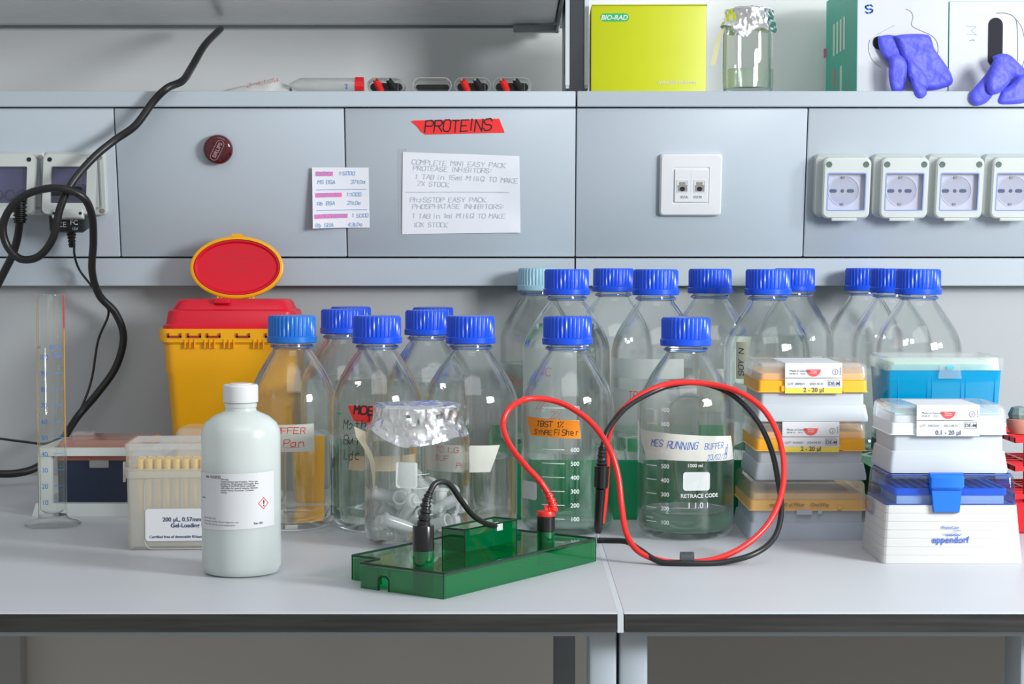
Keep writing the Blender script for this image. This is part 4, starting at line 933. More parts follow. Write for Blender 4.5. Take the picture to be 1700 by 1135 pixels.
# ------------------------------------------------------------------ red tube rack (right edge)
rk = thing('tube_rack', 'red wire style tube rack at the right edge of the bench', 'rack', (at(1668, 850, 1.93).x + .002, 1.90, 0)); Xr = 0
for zc, nm in ((zf(735, 1.90), 'tier'), (zf(782, 1.90), 'tier'), (zf(828, 1.90), 'tier')):
    m = MB()
    for q in range(7): m.box(.0, .20, q * .022, q * .022 + .004, zc, zc + .005)
    for q in range(9): m.box(q * .0245, q * .0245 + .004, -.001, .137, zc - .0002, zc + .0052)
    obj(nm, m, REDP, rk)
obj('base', box(-.004, .20, -.012, .14, .0, .032, b=.003), REDP, rk)
for a, b in ((.010, 0), (.010, .132), (.19, 0), (.19, .132)): obj('post', box(a, a + .005, b, b + .005, .03, zf(733, 1.90)), REDP, rk)
rt = thing('rubber_bulb', 'terracotta rubber cup with dark top on the red rack', 'rubber cup', (at(1689, 700, 1.95).x + .002, 1.95, zf(735, 1.90) + .0055))
obj('cup', MB().lathe([(0, 0), (.009, 0), (.013, .008), (.0135, .015), (.011, .016), (0, .016)], 24), TERRA, rt)
obj('dark_top', MB().lathe([(0, .0162), (.011, .0162), (.0125, .021), (.009, .028), (0, .030)], 10), pbr('slate_rubber', (.16, .22, .22), .5, var=.3, scale=200), rt, smooth=0)

# ------------------------------------------------------------------ wall things
def onpanel(px, py):
    """point on the tilted panel plane under a pixel"""
    k_ = tan(atan((py - CY) / F) + PITCH)
    sl = (YP1 - YP0) / (z428 - z178)          # dY/dZ (negative)
    # Y = YP1 + sl*(Z - z428), Z = HC - kY
    Y = (YP1 + sl * (HC - z428)) / (1 + sl * k_); return at(px, py, Y)
def wallthing(name, label, cat, px, py, rotz=0, group=None):
    p = onpanel(px, py); t = thing(name, label, cat, p, PANROT, group)
    if rotz: t.rotation_mode = 'QUATERNION'; t.rotation_quaternion = (Matrix.Rotation(PANROT[0], 4, 'X') @ Matrix.Rotation(rotz, 4, 'Z')).to_quaternion()
    return t
ppm = 2.375 / F    # metres per pixel on the wall
# magnet
mg = wallthing('round_magnet', 'round dark red glitter magnet stuck on the grey panel', 'magnet', 363.5, 247)
obj('magnet_body', MB().lathe([(0, .0003), (.0175, .0003), (.0190, .003), (.0192, .008), (.0180, .0110), (.0150, .0128), (.008, .0136), (0, .0138)], 48), GEMRED, mg)
i = Ink(); rr_ = radians(62); fz_ = lambda u, v: (u * cos(rr_) - v * sin(rr_), u * sin(rr_) + v * cos(rr_), .0146)
i.put(ptext('SIRUPS', .0072, 'CENTER', .01), fz_, 0, -.0025)
st0, st1 = rrect(0, 0, .0285, .0105, .0052), rrect(0, 0, .0275, .0095, .0047)
i.put((st0 + st1, [(q, (q + 1) % 20, 20 + (q + 1) % 20, 20 + q) for q in range(20)]), fz_)
i.obj('printed_lettering', pbr('magnet_print', (.50, .30, .30), .5), mg)
# red tape
rt_ = wallthing('red_tape_strip', 'torn red tape strip lettered in black marker on the panel', 'tape', 760, 210)
def poly_thin(pts, z0=.0002, z1=.0006):
    q = [((x - 0) * ppm, -(y) * ppm) for x, y in pts]; return MB().loft([(q[::-1], z0), (q[::-1], z1)])
obj('tape_strip', poly_thin([(-77, -9), (-71, -10), (68, -13), (77, 10), (-54, 13), (-61, 8), (-67, 0)]), REDTAPE, rt_)
i = Ink(); i.put(hand('PROTEINS', .0095, .0150, adv=1.22, thick=.11, slant=.15, seed=11), face(-.043, -.0075, .0008, .03)); i.obj('handwriting', INK, rt_)
# small note
nt_ = wallthing('note_paper', 'small white note with pink highlighted words in blue pen', 'note', 565, 327)
def curled(pts, nx=14, ny=10, lift=.0, curl=None):
    (ax, ay), (bx_, by), (cx_, cy_), (dx, dy) = pts; m = MB(); m.flat = True   # tl, tr, br, bl in px offsets
    for z in (0, -.0003):
        for j in range(ny + 1):
            for q in range(nx + 1):
                s_, t2 = q / nx, j / ny
                x = (ax + (bx_ - ax) * s_) * (1 - t2) + (dx + (cx_ - dx) * s_) * t2; y = (ay + (by - ay) * s_) * (1 - t2) + (dy + (cy_ - dy) * s_) * t2
                m.v.append((x * ppm, -y * ppm, lift + curl(s_, t2) + z))
    n = (nx + 1) * (ny + 1)
    for b in (0, n):
        for j in range(ny):
            for q in range(nx):
                a = b + j * (nx + 1) + q; f_ = (a, a + nx + 1, a + nx + 2, a + 1); m.f.append(f_ if b == 0 else f_[::-1])
    return m
cu1 = lambda s_, t: .0012 + .012 * (1 - s_) ** 2 * (.3 + .7 * t)
obj('paper', curled([(-45, -50), (48, -49), (48, 51), (-45, 50)], curl=cu1), PAPER, nt_, smooth=60)
def notefn(cu, x0, x1, y0, y1):
    def fn(u, v):
        s_ = (u / ppm - x0) / (x1 - x0); t = (-v / ppm - y0) / (y1 - y0); return (u, v, cu(min(max(s_, 0), 1), min(max(t, 0), 1)) + .0005)
    return fn
fn1 = notefn(cu1, -45, 48, -50, 50)
i = Ink()
for a, b, y in ((-39, -11, -43), (-40, 3, -8), (-42, 12, 27)): i.put(rectuv(a * ppm, b * ppm, -(y + 7) * ppm, -y * ppm, 4), fn1)
i.obj('highlighter', PINK, nt_)
i = Ink(); fn1b = lambda u, v: (fn1(u, v)[0], fn1(u, v)[1], fn1(u, v)[2] + .0003)
hw_ = lambda s_, x, y, w_=.0031, h_=.0046, k_=1: i.put(hand(s_, w_, h_, seed=int(abs(x * 7 + y)), thick=.13), fn1b, x * ppm, -(y) * ppm)
hw_('GAPDH', -38, -37, .0030); hw_('1:5000', 0, -37); hw_('MS BSA', -36, -23); hw_('37kDa', 18, -23)
hw_('VINCULIN', -38, -2, .0030); hw_('1:1000', 12, -2); hw_('Rb BSA', -37, 12); hw_('21kDa', 12, 12)
hw_('PHOSPHOERK', -40, 33, .0032); hw_('1 5000', 20, 33); hw_('Rb 5BA', -40, 48); hw_('43kDa', 12, 48)
for y in (-14, 20): i.put(rectuv(-38 * ppm, 44 * ppm, -(y + 1) * ppm, -y * ppm, 6), fn1b)
i.obj('handwriting', INKBP, nt_)
# large note
nl = wallthing('note_paper', 'large white handwritten note taped below the red strip', 'note', 765, 320)
cu2 = lambda s_, t: .0012 + .0012 * sin(s_ * 7 + t * 3) * .6 + .0035 * max(0, s_ - .82) / .18 * abs(sin(t * 4))
obj('paper', curled([(-95, -68), (97, -61), (99, 66), (-98, 69)], 20, 12, curl=cu2), PAPER, nl, smooth=60)
obj('clear_tape', box(-.082, -.070, -.058, .058, .0003, .0006), PPC, nl)
fn2_ = notefn(cu2, -95, 97, -68, 66); i = Ink()
hw2 = lambda s_, x, y, w_=.0042, h_=.0060: i.put(hand(s_, w_, h_, seed=int(abs(x * 7 + y)), thick=.11), lambda u, v: fn2_(u, v), x * ppm, -(y) * ppm, rot=-.04 if y < 0 else 0)
hw2('COMPLETE MINI EASY PACK', -80, -48, .0044); hw2('PROTEASE INHIBITORS:', -78, -38, .0044); hw2('1 TAB in 15ml MilliQ TO MAKE', -74, -24, .0044); hw2('7X STOCK', -72, -12)
hw2('PhosSTOP EASY PACK', -84, 15, .0044); hw2('PHOSPHATASE INHIBITORS:', -80, 26, .0044); hw2('1 TAB in 1ml MilliQ TO MAKE', -80, 42, .0042); hw2('10X STOCK', -78, 57)
i.put(rectuv(-92 * ppm, 80 * ppm, 1 * ppm, 2 * ppm, 8), fn2_)
i.obj('handwriting', INKG, nl)
# network plate
npx = wallthing('network_socket', 'white double network socket plate on the panel', 'socket', 1146, 306)
s = 51 * ppm
m = MB().loft([(rrect(0, 0, 2 * s, 2 * s, .004), .0), (rrect(0, 0, 2 * s, 2 * s, .004), .006), (rrect(0, 0, 2 * s - .004, 2 * s - .004, .004), .0085), (rrect(0, -.0005, .048, .049, .002), .0090), (rrect(0, -.0005, .0475, .0485, .002), .0080)])
obj('frame', m, WHITEP, npx, smooth=25)
obj('insert', box(-.0215, .0225, -.022, .021, .008, .0102, b=.0008), WHITEP, npx); obj('centre_gap', box(-.0003, .0003, -.010, .021, .0102, .01035), GREYLAB, npx)
for x in (-.0112, .0112):
    j = obj('jack', MB().ring(rrect(x, -.0010, .0150, .0165, .0006, 2), rrect(x, -.0010, .0125, .0140, .0005, 2), .0098, .0108), GREYLAB, npx)
    obj('jack_contacts', MB().box(x - .006, x + .006, -.008, -.001, .0101, .0105).box(x - .004, x + .004, .001, .0045, .0101, .0110).box(x - .0065, x + .0065, -.0015, .0005, .0101, .0108), BRASS, j)
    obj('jack_opening', MB().loft([([(x + .0035 * cos(c), -.0045 + .003 * sin(c)) for c in [2 * pi * q / 12 for q in range(12)]], .0105), ([(x + .0035 * cos(c), -.0045 + .003 * sin(c)) for c in [2 * pi * q / 12 for q in range(12)]], .0108)]), DARKHOLE, j)
i = Ink(); i.put(ptext('IZZ3L', .0042, 'CENTER', .01), face(-.0085, -.0165, .0105)); i.put(ptext('IZZ3R', .0042, 'CENTER', .01), face(.0090, -.0165, .0105)); i.obj('printed_lettering', INKD, npx)

# IP sockets
def stadium(x, y, w, h, n=8): return rrect(x, y, w, h, min(w, h) / 2, n)
def outlet(px, py, label, flap=0, group='grey flap cover sockets'):
    t = wallthing('flap_socket', label, 'socket', px, py, group=group)
    w_, h_, dpt = 88 * ppm, 106 * ppm, .030
    if flap: 
        w_, h_, dpt = 100 * ppm, 104 * ppm, .010
        obj('housing', MB().loft([(rrect(0, 0, w_, h_, .006), 0), (rrect(0, 0, w_, h_, .006), dpt - .002), (rrect(0, 0, w_ - .003, h_ - .003, .005), dpt)]), OFFW, t)
        obj('gasket', MB().ring(rrect(.002, .002, w_ - .016, h_ - .014, .004), rrect(.002, .002, w_ - .020, h_ - .018, .003), dpt, dpt + .001), METALD, t)
        for a in (-1, 1):
            for b in (-1, 1): obj('screw', MB().lathe([(0, 0), (.0032, 0), (.0032, .001), (0, .0012)], 16), BRASS, t, loc=(a * (w_ / 2 - .006), b * (h_ / 2 - .006), dpt))
        rr = .068; hg = bpy.data.objects.new('flap', None); COL.objects.link(hg); hg.parent = t; hg.location = (-.002, h_ / 2 - .004, dpt + .004); hg.rotation_euler = (-flap, 0, 0)
        fw, fh = 84 * ppm, .078
        obj('flap_cover', MB().ring(rrect(0, -fh / 2, fw, fh, .007), rrect(0, -fh / 2 - .001, fw - .020, fh - .030, .002), 0, .011), OFFW, hg)
        obj('flap_window', MB().box(-fw / 2 + .010, fw / 2 - .010, -fh + .0145, -.0145, .004, .006), clear('smoky_window', (.62, .63, .78), milk=.22, milkcol=(.35, .36, .55)), hg)
        m = MB()
        for q in (-1, 0, 1): m.lathe([(.0055, .0), (.0075, .0), (.0075, .003), (.0055, .003)], 20, closed=True).xform(Matrix.Translation((q * .016, -fh + .026, .0005)), len(m.v) - 80)
        obj('plug_glimpse', m, BLACKG, hg)
        obj('latch', MB().box(-.020, .020, -fh - .006, -fh + .006, .002, .0135, b=.0015), OFFW, hg)
        for q in (-.017, .017): obj('latch_hole', MB().lathe([(0, 0), (.002, 0), (.002, .0003), (0, .0003)], 12), DARKHOLE, hg, loc=(q, -fh, .0136))
        for q in (-1, 1): obj('screw', MB().lathe([(0, 0), (.003, 0), (.003, .0004), (0, .0004)], 14), DARKHOLE, hg, loc=(q * (fw / 2 - .008), -.007, .0111))
        return t
    obj('housing', MB().loft([(rrect(-.002, 0, w_ - .002, h_ - .003, .007), 0), (rrect(-.001, 0, w_ - .001, h_ - .003, .007), dpt * .5), (rrect(.003, -.001, w_ - .009, h_ - .006, .007), dpt - .010), (rrect(.003, -.001, w_ - .009, h_ - .006, .007), dpt - .009)]), OFFW, t)
    ww, wh, wy = .0505, .0500, -.0055
    # front cover: ring around window
    obj('flap_cover', MB().loft([(rrect(.003, -.001, w_ - .008, h_ - .005, .008), dpt - .009), (rrect(.003, -.001, w_ - .008, h_ - .005, .008), dpt - .002), (rrect(.003, -.001, w_ - .012, h_ - .009, .007), dpt), (rrect(.003, wy, ww, wh, .002), dpt), (rrect(.003, wy, ww, wh, .002), dpt - .009)], close=True), OFFW, t, smooth=30)
    obj('window_rim', MB().ring(rrect(.003, wy, ww, wh, .002), rrect(.003, wy, ww - .003, wh - .003, .0015), dpt - .002, dpt + .0003), WINRIM, t)
    obj('flap_window', box(.003 - ww / 2 + .0015, .003 + ww / 2 - .0015, wy - wh / 2 + .0015, wy + wh / 2 - .0015, dpt - .0025, dpt - .0008), VIOLETW, t)
    sf = obj('socket_face', MB().box(.003 - ww / 2, .003 + ww / 2, wy - wh / 2, wy + wh / 2, dpt - .0092, dpt - .0086), SOCK, t)
    obj('socket_well', MB().loft([(stadium(.001, wy, .0385, .0385), dpt - .0086), (stadium(.001, wy, .0385, .0385), dpt - .00855)]), pbr('well_shade_grey', (.62, .63, .67), .3), sf)  # flat disc, the recess shade of the well is put into its grey
    obj('well_rim', MB().ring(stadium(.001, wy, .0405, .0405), stadium(.001, wy, .0385, .0385), dpt - .0086, dpt - .0078), SOCK, sf)
    for x, w2 in ((-.013, .0095), (-.001, .0048), (.0095, .0095)): obj('pin_hole', MB().loft([(stadium(x, wy, w2, .0047), dpt - .0085), (stadium(x, wy, w2, .0047), dpt - .0083)]), HOLEB, sf)
    for y in (.0175, -.0175): obj('earth_clip', box(-.003, .001, wy + y - .0015, wy + y + .0015, dpt - .0086, dpt - .0070), BRASS, sf)
    for x in (-w_ / 2 + .014, w_ / 2 - .008): obj('screw', MB().lathe([(0, 0), (.0040, 0), (.0036, .0003), (0, .0001)], 20), pbr('screw_dark_green', (.10, .15, .13), .5, metal=.3), t, loc=(x, h_ / 2 - .012, dpt + .0002))  # screws in one even dark grey green
    obj('latch', box(-.015, .018, -h_ / 2 - .002, -h_ / 2 + .003, dpt - .008, dpt - .001, b=.0012), OFFW, t)
    return t
labs = ('closed flap socket, leftmost of the four on the right panel', 'closed flap socket, second from the left on the right panel', 'closed flap socket, third from the left on the right panel', 'closed flap socket cut by the right picture edge')
for px, l_ in zip((1395, 1490, 1580, 1672), labs): outlet(px, 306, l_)
o1 = outlet(128, 304, 'lifted flap socket above the black power adapter', radians(20)); o2 = outlet(30, 304, 'lifted flap socket at the left edge holding the ribbed plug', radians(20))

# power adapter and plugs
ad = wallthing('power_adapter', 'black plug-in power adapter hanging below a lifted flap', 'adapter', 121, 354)
obj('adapter_body', MB().loft([(rrect(0, 0, .046, .060, .004), .010), (rrect(0, 0, .046, .060, .004), .034), (rrect(0, 0, .042, .056, .004), .038)]).xform(Matrix.Rotation(radians(0), 4, 'Z')), BLACK, ad, loc=(0, .010, 0))
i = Ink(); i.put(ptext('CE', .010, 'CENTER', .01), face(-.006, -.012, .0384)); i.put(ptext('FC', .009, 'CENTER', .01), face(.010, -.009, .0384)); i.put(ptext('15V', .005, 'CENTER', .01), face(.011, -.016, .0384)); i.obj('printed_lettering', GREYLAB, ad)
m = MB().tube([(.002, -.020, .022), (.002, -.040, .022)], [.007, .004], 16)
obj('strain_relief', boot([(.002, -.020, .022), (.002, -.030, .022), (.002, -.041, .022)], .0065, .0045, 5), BLACK, ad)
Yad = ad.location.y - .022
thin = [at(123, 402, Yad), at(124, 425, Yad), at(132, 448, 2.375), at(150, 472, 2.37), at(172, 502, 2.375), at(180, 522, 2.39), at(163, 565, 2.395), at(153, 625, 2.39), at(140, 665, 2.38), at(116, 712, 2.36), at(80, 735, 2.34), at(40, 733, 2.34), at(-20, 725, 2.34)]
obj('thin_cord', MB().tube([Vector(p) - Vector((0, 0, 0)) for p in [ (ad.matrix_basis.inverted() @ q) for q in catmull(thin, 8)]], .0016, 8), BLACK, ad)
pg = wallthing('power_plug', 'black ribbed power plug with cord under the left edge socket', 'plug', 30, 350)
pinv = pg.matrix_basis.inverted()
pl_ = [at(32, 330, 2.33), at(33, 350, 2.33), at(33, 370, 2.33)]
obj('plug_body', boot([pinv @ p for p in pl_], .010, .0085, 6), BLACK, pg)
cd = [at(33, 366, 2.33), at(29, 395, 2.34), at(20, 425, 2.35), at(5, 455, 2.36), at(-12, 490, 2.37), at(-40, 560, 2.38)]
obj('cord', MB().tube([pinv @ p for p in catmull(cd, 8)], .0052, 12), BLACK, pg)
# main black cable
mc = [at(366, 48, 2.60), at(340, 75, 2.50), at(318, 112, 2.42), at(303, 134, 2.36), at(278, 146, 2.335), at(255, 168, 2.335), at(225, 208, 2.33), at(190, 233, 2.325), at(155, 262, 2.31), at(120, 303, 2.29), at(100, 345, 2.285), at(88, 395, 2.29), at(65, 425, 2.30),
      at(35, 430, 2.31), at(12, 408, 2.31), at(5, 375, 2.305), at(20, 342, 2.30), at(50, 320, 2.295), at(95, 312, 2.275), at(135, 325, 2.28), at(152, 355, 2.30), at(155, 400, 2.33), at(153, 450, 2.35), at(165, 490, 2.37), at(192, 520, 2.385),
      at(205, 560, 2.39), at(192, 610, 2.39), at(160, 655, 2.38), at(130, 690, 2.37), at(100, 735, 2.33), at(70, 770, 2.31), at(30, 785, 2.29), at(-30, 786, 2.28)]
mb_ = MB().tube(catmull(mc, 10), .0050, 12)
o = obj('power_cable', mb_, BLACK, None); tag(o, 'thick black cable looping down from the overhead shelf to the bench', 'cable')

# ------------------------------------------------------------------ things on the shelf
YS = 2.385
def shx(px, Y=YS): return at(px, 150, Y).x
# crumpled tube bag
m = MB(); nx, ny = 26, 10; x0, x1 = shx(345), shx(480)
for side in (0, 1):
    for j in range(ny + 1):
        for q in range(nx + 1):
            s_, t2 = q / nx, j / ny
            hgt = .0025 + .019 * (min(1, s_ / .78)) ** 1.1 * (1 if s_ < .78 else 1 - .5 * (s_ - .78) / .22); y = (t2 - .5) * .045 * (.6 + .4 * s_)
            z = hgt * (1 - abs(2 * t2 - 1) ** 1.5) + .0018 * noise.noise(Vector((s_ * 9, t2 * 7, 2))) * (.2 + s_)
            m.v.append((x0 + (x1 - x0) * s_, YS + .02 + y, zS + max(.0006, z if side == 0 else .0006)))
n = (nx + 1) * (ny + 1)
for b in (0, n):
    for j in range(ny):
        for q in range(nx): a = b + j * (nx + 1) + q; m.f.append((a, a + 1, a + nx + 2, a + nx + 1))
o = obj('paper_wrapper', m, pbr('crinkled_paper', (.70, .72, .70), .6, var=.05, bump=.5), None, smooth=25); tag(o, 'crumpled pale paper wrapper lying left of the red capped tube', 'wrapper')
i = Ink(); i.put(hand('2 4.1.74', .005, .006, seed=3, thick=.1), lambda u, v: (shx(408) + u, YS + .010, zS + .009 + v * .8 + u * .18)); oo = i.obj('handwriting', INKR, o)
o2_ = thing('centrifuge_tube', 'clear centrifuge tube with red screw cap lying on the shelf', 'tube', (shx(478), YS, zS + .0105), (0, 0, 0))
Lt = shx(590) - shx(478)
Mx = Matrix.Rotation(pi / 2, 4, 'Y')
obj('tube_body', MB().lathe([(0, .0), (.003, .001), (.0098, .016), (.0098, Lt), (.0088, Lt), (.0088, .017), (.002, .003), (0, .002)], 24).xform(Mx), PP, o2_)
obj('screw_cap', MB().lathe([(0, Lt), (.0108, Lt), (.0108, Lt + .011), (0, Lt + .011)], 48, rib=(Lt - 1, Lt + 1, .0005)).xform(Mx), REDP, o2_)
i = Ink(); i.put(ptext('2', .008, bold=.02), lambda u, v: (Lt - .013 + u, -.0100, -.005 + v)); i.obj('printed_mark', INKB, o2_)
# clear cases with banana plugs
def case(pxa, pxb, label, plugs=True, closed=False):
    xa, xb = shx(pxa), shx(pxb); w_, h_ = xb - xa, .0205
    t = thing('plug_case', label, 'plug case', ((xa + xb) / 2, YS, zS + h_ / 2 + .0002), (pi / 2, 0, 0), 'clear oval cases on the shelf')
    obj('case_shell', MB().ring(stadium(0, 0, w_, h_), stadium(0, 0, w_ - .0022, h_ - .0022), -.03, .004), PPD if closed else PP, t)
    obj('case_back', MB().loft([(stadium(0, 0, w_ - .0024, h_ - .0024), -.030), (stadium(0, 0, w_ - .0024, h_ - .0024), -.029)]), PP, t)
    obj('black_block', MB().loft([(stadium(0, -.0015, w_ - .008, h_ - (.014 if closed else .010)), -.024), (stadium(0, -.0015, w_ - .008, h_ - (.014 if closed else .010)), -.006)]), BLACKG, t)
    if plugs:
        for x, m_, nm in ((-.010, RED, 'red_plug'), (.0075, BLACK, 'black_plug')):
            obj(nm, MB().tube([(x + .003, -.006, -.006), (x, .001, .0), (x - .003, .006, .006)], [.0048, .0050, .0038], 14), m_, t)
            obj('plug_tip', MB().tube([(x - .003, .006, .006), (x - .0042, .0068, .009)], [.0020, .0016], 10), STEEL, t)
        obj('seam', box(.016, .0166, -.009, .009, .004, .0045), PPC, t)
    return t
case(609, 672, 'clear oval case with red and black plugs, next to the red capped tube')
case(685, 750, 'smoky oval case without red plug on the shelf', plugs=False, closed=True)
case(754, 815, 'clear oval case with red and black plugs, second from the upright')
case(818, 882, 'clear oval case with red and black plugs, nearest the upright')
# lime box
xa, xb = shx(981), shx(1172); hb = zf(9, YS) - zS
lb = thing('lime_box', 'lime green cardboard kit box standing on the shelf', 'box', ((xa + xb) / 2, YS, zS), (0, 0, radians(-1)))
w_ = xb - xa
obj('box_body', MB().box(-w_ / 2, w_ / 2, 0, .085, .0012, hb, b=.0015), LIME, lb)
obj('lid_flap', MB().box(-w_ / 2 + .001, w_ / 2 + .001, .0005, .0865, hb + .0002, hb + .0014), LIMED, lb)
obj('lower_flap', MB().box(-w_ / 2 + .008, w_ * .18, -.0006, .004, .0002, .0030), pbr('flap_pale', (.72, .74, .30), .5), lb)
i = Ink(); i.put((stadium(-w_ / 2 + .031, hb - .0155, .0375, .0105, 8), [tuple(range(36))]), front(0, 0, 0)); i.obj('printed_logo', LOGOG, lb)
i = Ink(); i.put(([(u + .22 * v, v) for u, v in ptext('BIO-RAD', .0088, 'CENTER', .03)[0]], ptext('BIO-RAD', .0088, 'CENTER', .03)[1]), front(0, 0, 0, .0006), -w_ / 2 + .0302, hb - .0186)
i.put(ptext('www.bio-rad.com', .0070, 'RIGHT', .01), front(0, 0, 0, .0006), w_ / 2 - .013, .0125); i.obj('printed_lettering', LABEL, lb)
# shelf jar
sj = jar('glass_jar', 'glass jar with foil over its mouth on the shelf beside the lime box', (shx(1241, 2.42), 2.42, zS), .0340, zf(18, 2.42) - zS, .078, .030, .0325, 8)
m = MB(); pts = [(-.033, -.012, .088), (-.040, -.012, .075), (-.044, -.011, .055), (-.047, -.010, .040)]
for q, (x, y, z) in enumerate(pts): m.v += [(x - .004, y, z - .001), (x + .003, y - .002, z + .001)]
m.f = [(2 * q, 2 * q + 1, 2 * q + 3, 2 * q + 2) for q in range(3)]; obj('peeling_tape', m, pbr('old_tape', (.66, .62, .46), .6), sj)
obj('inner_paper', MB().loft([([(.027 * cos(a), .027 * sin(a)) for a in [2 * pi * q / 32 for q in range(32)]], .010), ([(.027 * cos(a), .027 * sin(a)) for a in [2 * pi * q / 32 for q in range(32)]], .035)]), clear('pale_lining', (.90, .95, .90), milk=.35, milkcol=(.6, .7, .6)), sj)
# glove boxes
def glovebox(pxl, pxr, pyt, label, rz, kind):
    xa, xb = shx(pxl, 2.40), shx(pxr, 2.40); w_ = xb - xa; h_ = zf(pyt, 2.40) - zS
    t = thing('glove_box', label, 'box', (xa, 2.40, zS), (0, 0, rz)); 
    return t, w_, h_
G1, gw1, gh1 = glovebox(1423, 1573, -40, 'white glove box marked with a blue S, green side showing', 0, 0)
DG = .24
obj('box_front', MB().box(0, gw1, 0, .0012, .0004, gh1), CARD, G1)
obj('box_carton', MB().box(0, .0012, .0014, DG, .0004, gh1).box(gw1 - .0012, gw1, .0014, DG, .0004, gh1).box(.0013, gw1 - .0013, DG - .001, DG, .0004, gh1).box(.0013, gw1 - .0013, .0014, DG - .0011, gh1 - .001, gh1), CARDG, G1)
obj('carton_edge', MB().box(-.0006, .0004, -.0003, .0016, .0004, gh1), CARDE, G1)
m = MB()
for q in range(4): m.box(-.0004, -.0001, .090 + q * .026, .103 + q * .026, .070, .115)
m.box(-.0004, -.0001, .110, .125, .004, .050); obj('side_print', m, pbr('pale_print', (.62, .72, .62), .6), G1)
m = MB().box(-.0004, -.0001, .165, .180, .026, .052); obj('side_print_red', m, pbr('dull_red_print', (.55, .20, .16), .6), G1)
obj('pink_sticker', MB().box(-.003, -.0006, DG - .002, DG + .004, .075, .088), PINK, G1)
fg = lambda px, py, y=0: ((px - 1423) * 2.40 / F, zf(py, 2.40) - zS)
def fgp(pts): return [fg(a, b) for a, b in pts]
def slot(t, pts, mat=DARKHOLE, name='opening'):
    return obj(name, MB().loft([(pts, .0), (pts, .0006)]), mat, t, loc=(0, -.0001, 0), rot=(pi / 2, 0, 0))
sl_ = rrect(*fg(1497, 71), 98 * .0008, 22 * .0008, .0085, 8); slot(G1, sl_)
def perf(t, pts, r_=.0004, fgx=fg): 
    obj('perforation', MB().tube([(x, -.0003, z) for x, z in [fgx(a, b) for a, b in [(p.x, p.y) for p in catmull([(a, b, 0) for a, b in pts], 6)]]], r_, 5), pbr('perforation_grey', (.25, .27, .33), .8), t)
perf(G1, [(1502, 15), (1510, 19), (1514, 28), (1512, 42), (1525, 50), (1543, 58), (1553, 68), (1556, 82), (1554, 92)]); perf(G1, [(1484, 42), (1470, 49), (1454, 58)], .0002); perf(G1, [(1443, 66), (1441, 82), (1448, 100), (1462, 112)], .0003)
i = Ink(); i.put(hand('S', .0085, .0100, thick=.22, seed=1, slant=.05), front(0, 0, 0), *fg(1436, 22)); i.obj('handwriting', pbr('marker_blue', (.01, .17, .62), .5), G1)
G2, gw2, gh2 = glovebox(1575, 1730, 2, 'white glove box with a tall black slot at the right picture edge', 0, 0)
obj('box_front', MB().box(0, gw2, 0, .0012, .0004, gh2), CARD, G2)
obj('box_carton', MB().box(0, .0012, .0014, DG, .0004, gh2).box(gw2 - .0012, gw2, .0014, DG, .0004, gh2).box(.0013, gw2 - .0013, DG - .001, DG, .0004, gh2).box(.0013, gw2 - .0013, .0014, DG - .0011, gh2 - .001, gh2), CARDE, G2)
obj('carton_edge', MB().box(-.0004, .0006, -.0004, .0, .0004, gh2).box(0, gw2, -.0004, .0, gh2 - .0006, gh2), CARDE, G2)
fg2 = lambda px, py: ((px - 1575) * 2.40 / F, zf(py, 2.40) - zS)
slot(G2, rrect(*fg2(1651, 70), 24 * .0008, 80 * .0008, .0096, 8))
perf(G2, [(1652, 22), (1668, 22), (1683, 30), (1687, 50), (1688, 90), (1687, 112)], .0005, fg2); perf(G2, [(1683, 30), (1694, 45), (1700, 70), (1700, 95), (1694, 118)], .0004, fg2); perf(G2, [(1608, 68), (1614, 66), (1617, 68)], .0004, fg2)
i = Ink(); i.put(hand('M', .011, .012, thick=.05, seed=4), front(0, 0, 0), *fg2(1604, 44), rot=-1.5); i.obj('handwriting', INKBP, G2)

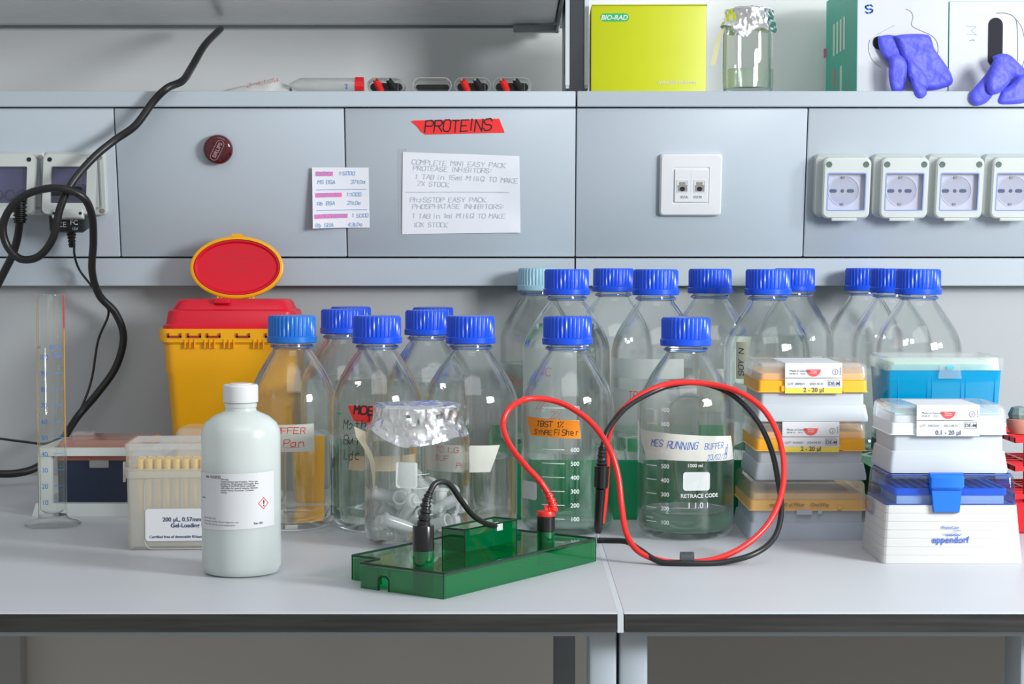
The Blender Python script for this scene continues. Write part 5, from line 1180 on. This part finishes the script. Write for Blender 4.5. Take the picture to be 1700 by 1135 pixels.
# gloves: puffy crinkled shapes hanging out of the slots
def lobe(mb, outline, y0, thick, seed, n=15, origin=None):
    """a crinkled cushion over a closed outline (pixels) hanging at depth y0 (towards the viewer)"""
    P = [Vector((p[0], p[1])) for p in [(q.x, q.y) for q in catmull([(a, b, 0) for a, b in outline + outline[:1]], 4)][:-1]]
    xs_ = [p.x for p in P]; ys_ = [p.y for p in P]; pts = list(P); m_ = len(P)
    def inside(x, y):
        c = False
        for a in range(m_):
            p, q = P[a], P[a - 1]
            if (p.y > y) != (q.y > y) and x < (q.x - p.x) * (y - p.y) / (q.y - p.y) + p.x: c = not c
        return c
    def dist(x, y):
        b = 1e9
        for a in range(m_):
            p, q = P[a], P[a - 1]; dd = q - p; L2 = dd.length_squared or 1e-9
            t = max(0, min(1, (Vector((x, y)) - p).dot(dd) / L2)); b = min(b, (Vector((x, y)) - p - dd * t).length)
        return b
    step = 3.0; y = min(ys_)
    while y < max(ys_):
        x = min(xs_) + (step / 2 if int(y / step) % 2 else 0)
        while x < max(xs_):
            if inside(x, y) and dist(x, y) > step * .55: pts.append(Vector((x, y)))
            x += step
        y += step
    res = delaunay_2d_cdt(pts, [(a, (a + 1) % m_) for a in range(m_)], [], 1, 1e-4)
    vs2, fs = res[0], res[2]
    for side in (1, -1):
        base = len(mb.v)
        for v in vs2:
            d = dist(v.x, v.y); hgt = thick * min(1, d / 6) ** .5
            w1 = noise.noise(Vector((v.x * .04, v.y * .07, seed))); w2 = abs(noise.noise(Vector((v.x * .14 + v.y * .05, v.y * .05, seed + 7)))); 
            w3 = abs(noise.noise(Vector((v.x * .09 - v.y * .10, v.y * .03, seed + 3)))); hgt = hgt * (1 + .35 * w1 + .45 * min(w2, .22) + .6 * min(w3, .18) - .1) if side == 1 else hgt * .3
            q = at(v.x, v.y, 2.40)
            mb.v.append((q.x, y0 - side * max(hgt, .0001), q.z))
        mb.f += [tuple(base + k_ for k_ in f) for f in fs]
g = MB()
lobe(g, [(1455, 62), (1475, 59), (1493, 66), (1500, 90), (1496, 110), (1482, 112), (1468, 100), (1457, 80)], 2.392, .005, 1)
lobe(g, [(1480, 62), (1500, 59), (1535, 60), (1543, 72), (1547, 84), (1560, 102), (1573, 122), (1577, 138), (1568, 146), (1548, 151), (1530, 151), (1512, 145), (1500, 128), (1494, 105), (1488, 82)], 2.384, .007, 2)
lobe(g, [(1468, 98), (1482, 94), (1496, 108), (1496, 130), (1492, 152), (1482, 158), (1472, 154), (1467, 130)], 2.368, .006, 3)
lobe(g, [(1497, 128), (1508, 140), (1522, 152), (1524, 162), (1516, 169), (1506, 166), (1500, 150)], 2.350, .006, 4)
lobe(g, [(1500, 100), (1515, 112), (1530, 130), (1533, 148), (1522, 151), (1508, 142), (1499, 122)], 2.372, .005, 5)
o = obj('nitrile_glove', g, NITRILE, None, smooth=75); tag(o, 'violet blue glove hanging from the box marked S', 'glove', 'violet blue gloves')
g = MB()
lobe(g, [(1638, 98), (1652, 93), (1668, 96), (1685, 112), (1702, 128), (1722, 140), (1722, 168), (1690, 176), (1665, 179), (1642, 176), (1636, 165), (1648, 150), (1654, 130), (1642, 112)], 2.372, .008, 12)
lobe(g, [(1630, 110), (1642, 104), (1652, 118), (1656, 134), (1648, 150), (1634, 160), (1620, 176), (1604, 181), (1593, 174), (1594, 160), (1606, 145), (1620, 128)], 2.346, .006, 13)
lobe(g, [(1628, 115), (1638, 108), (1650, 124), (1656, 138), (1646, 154), (1632, 164), (1620, 162), (1616, 148), (1621, 130)], 2.334, .006, 14)
lobe(g, [(1644, 156), (1662, 146), (1680, 130), (1712, 132), (1722, 150), (1722, 170), (1680, 178), (1640, 178)], 2.352, .007, 15)
o = obj('nitrile_glove', g, NITRILE, None, smooth=75); tag(o, 'violet blue glove drooping from the tall slot at the right edge', 'glove', 'violet blue gloves')
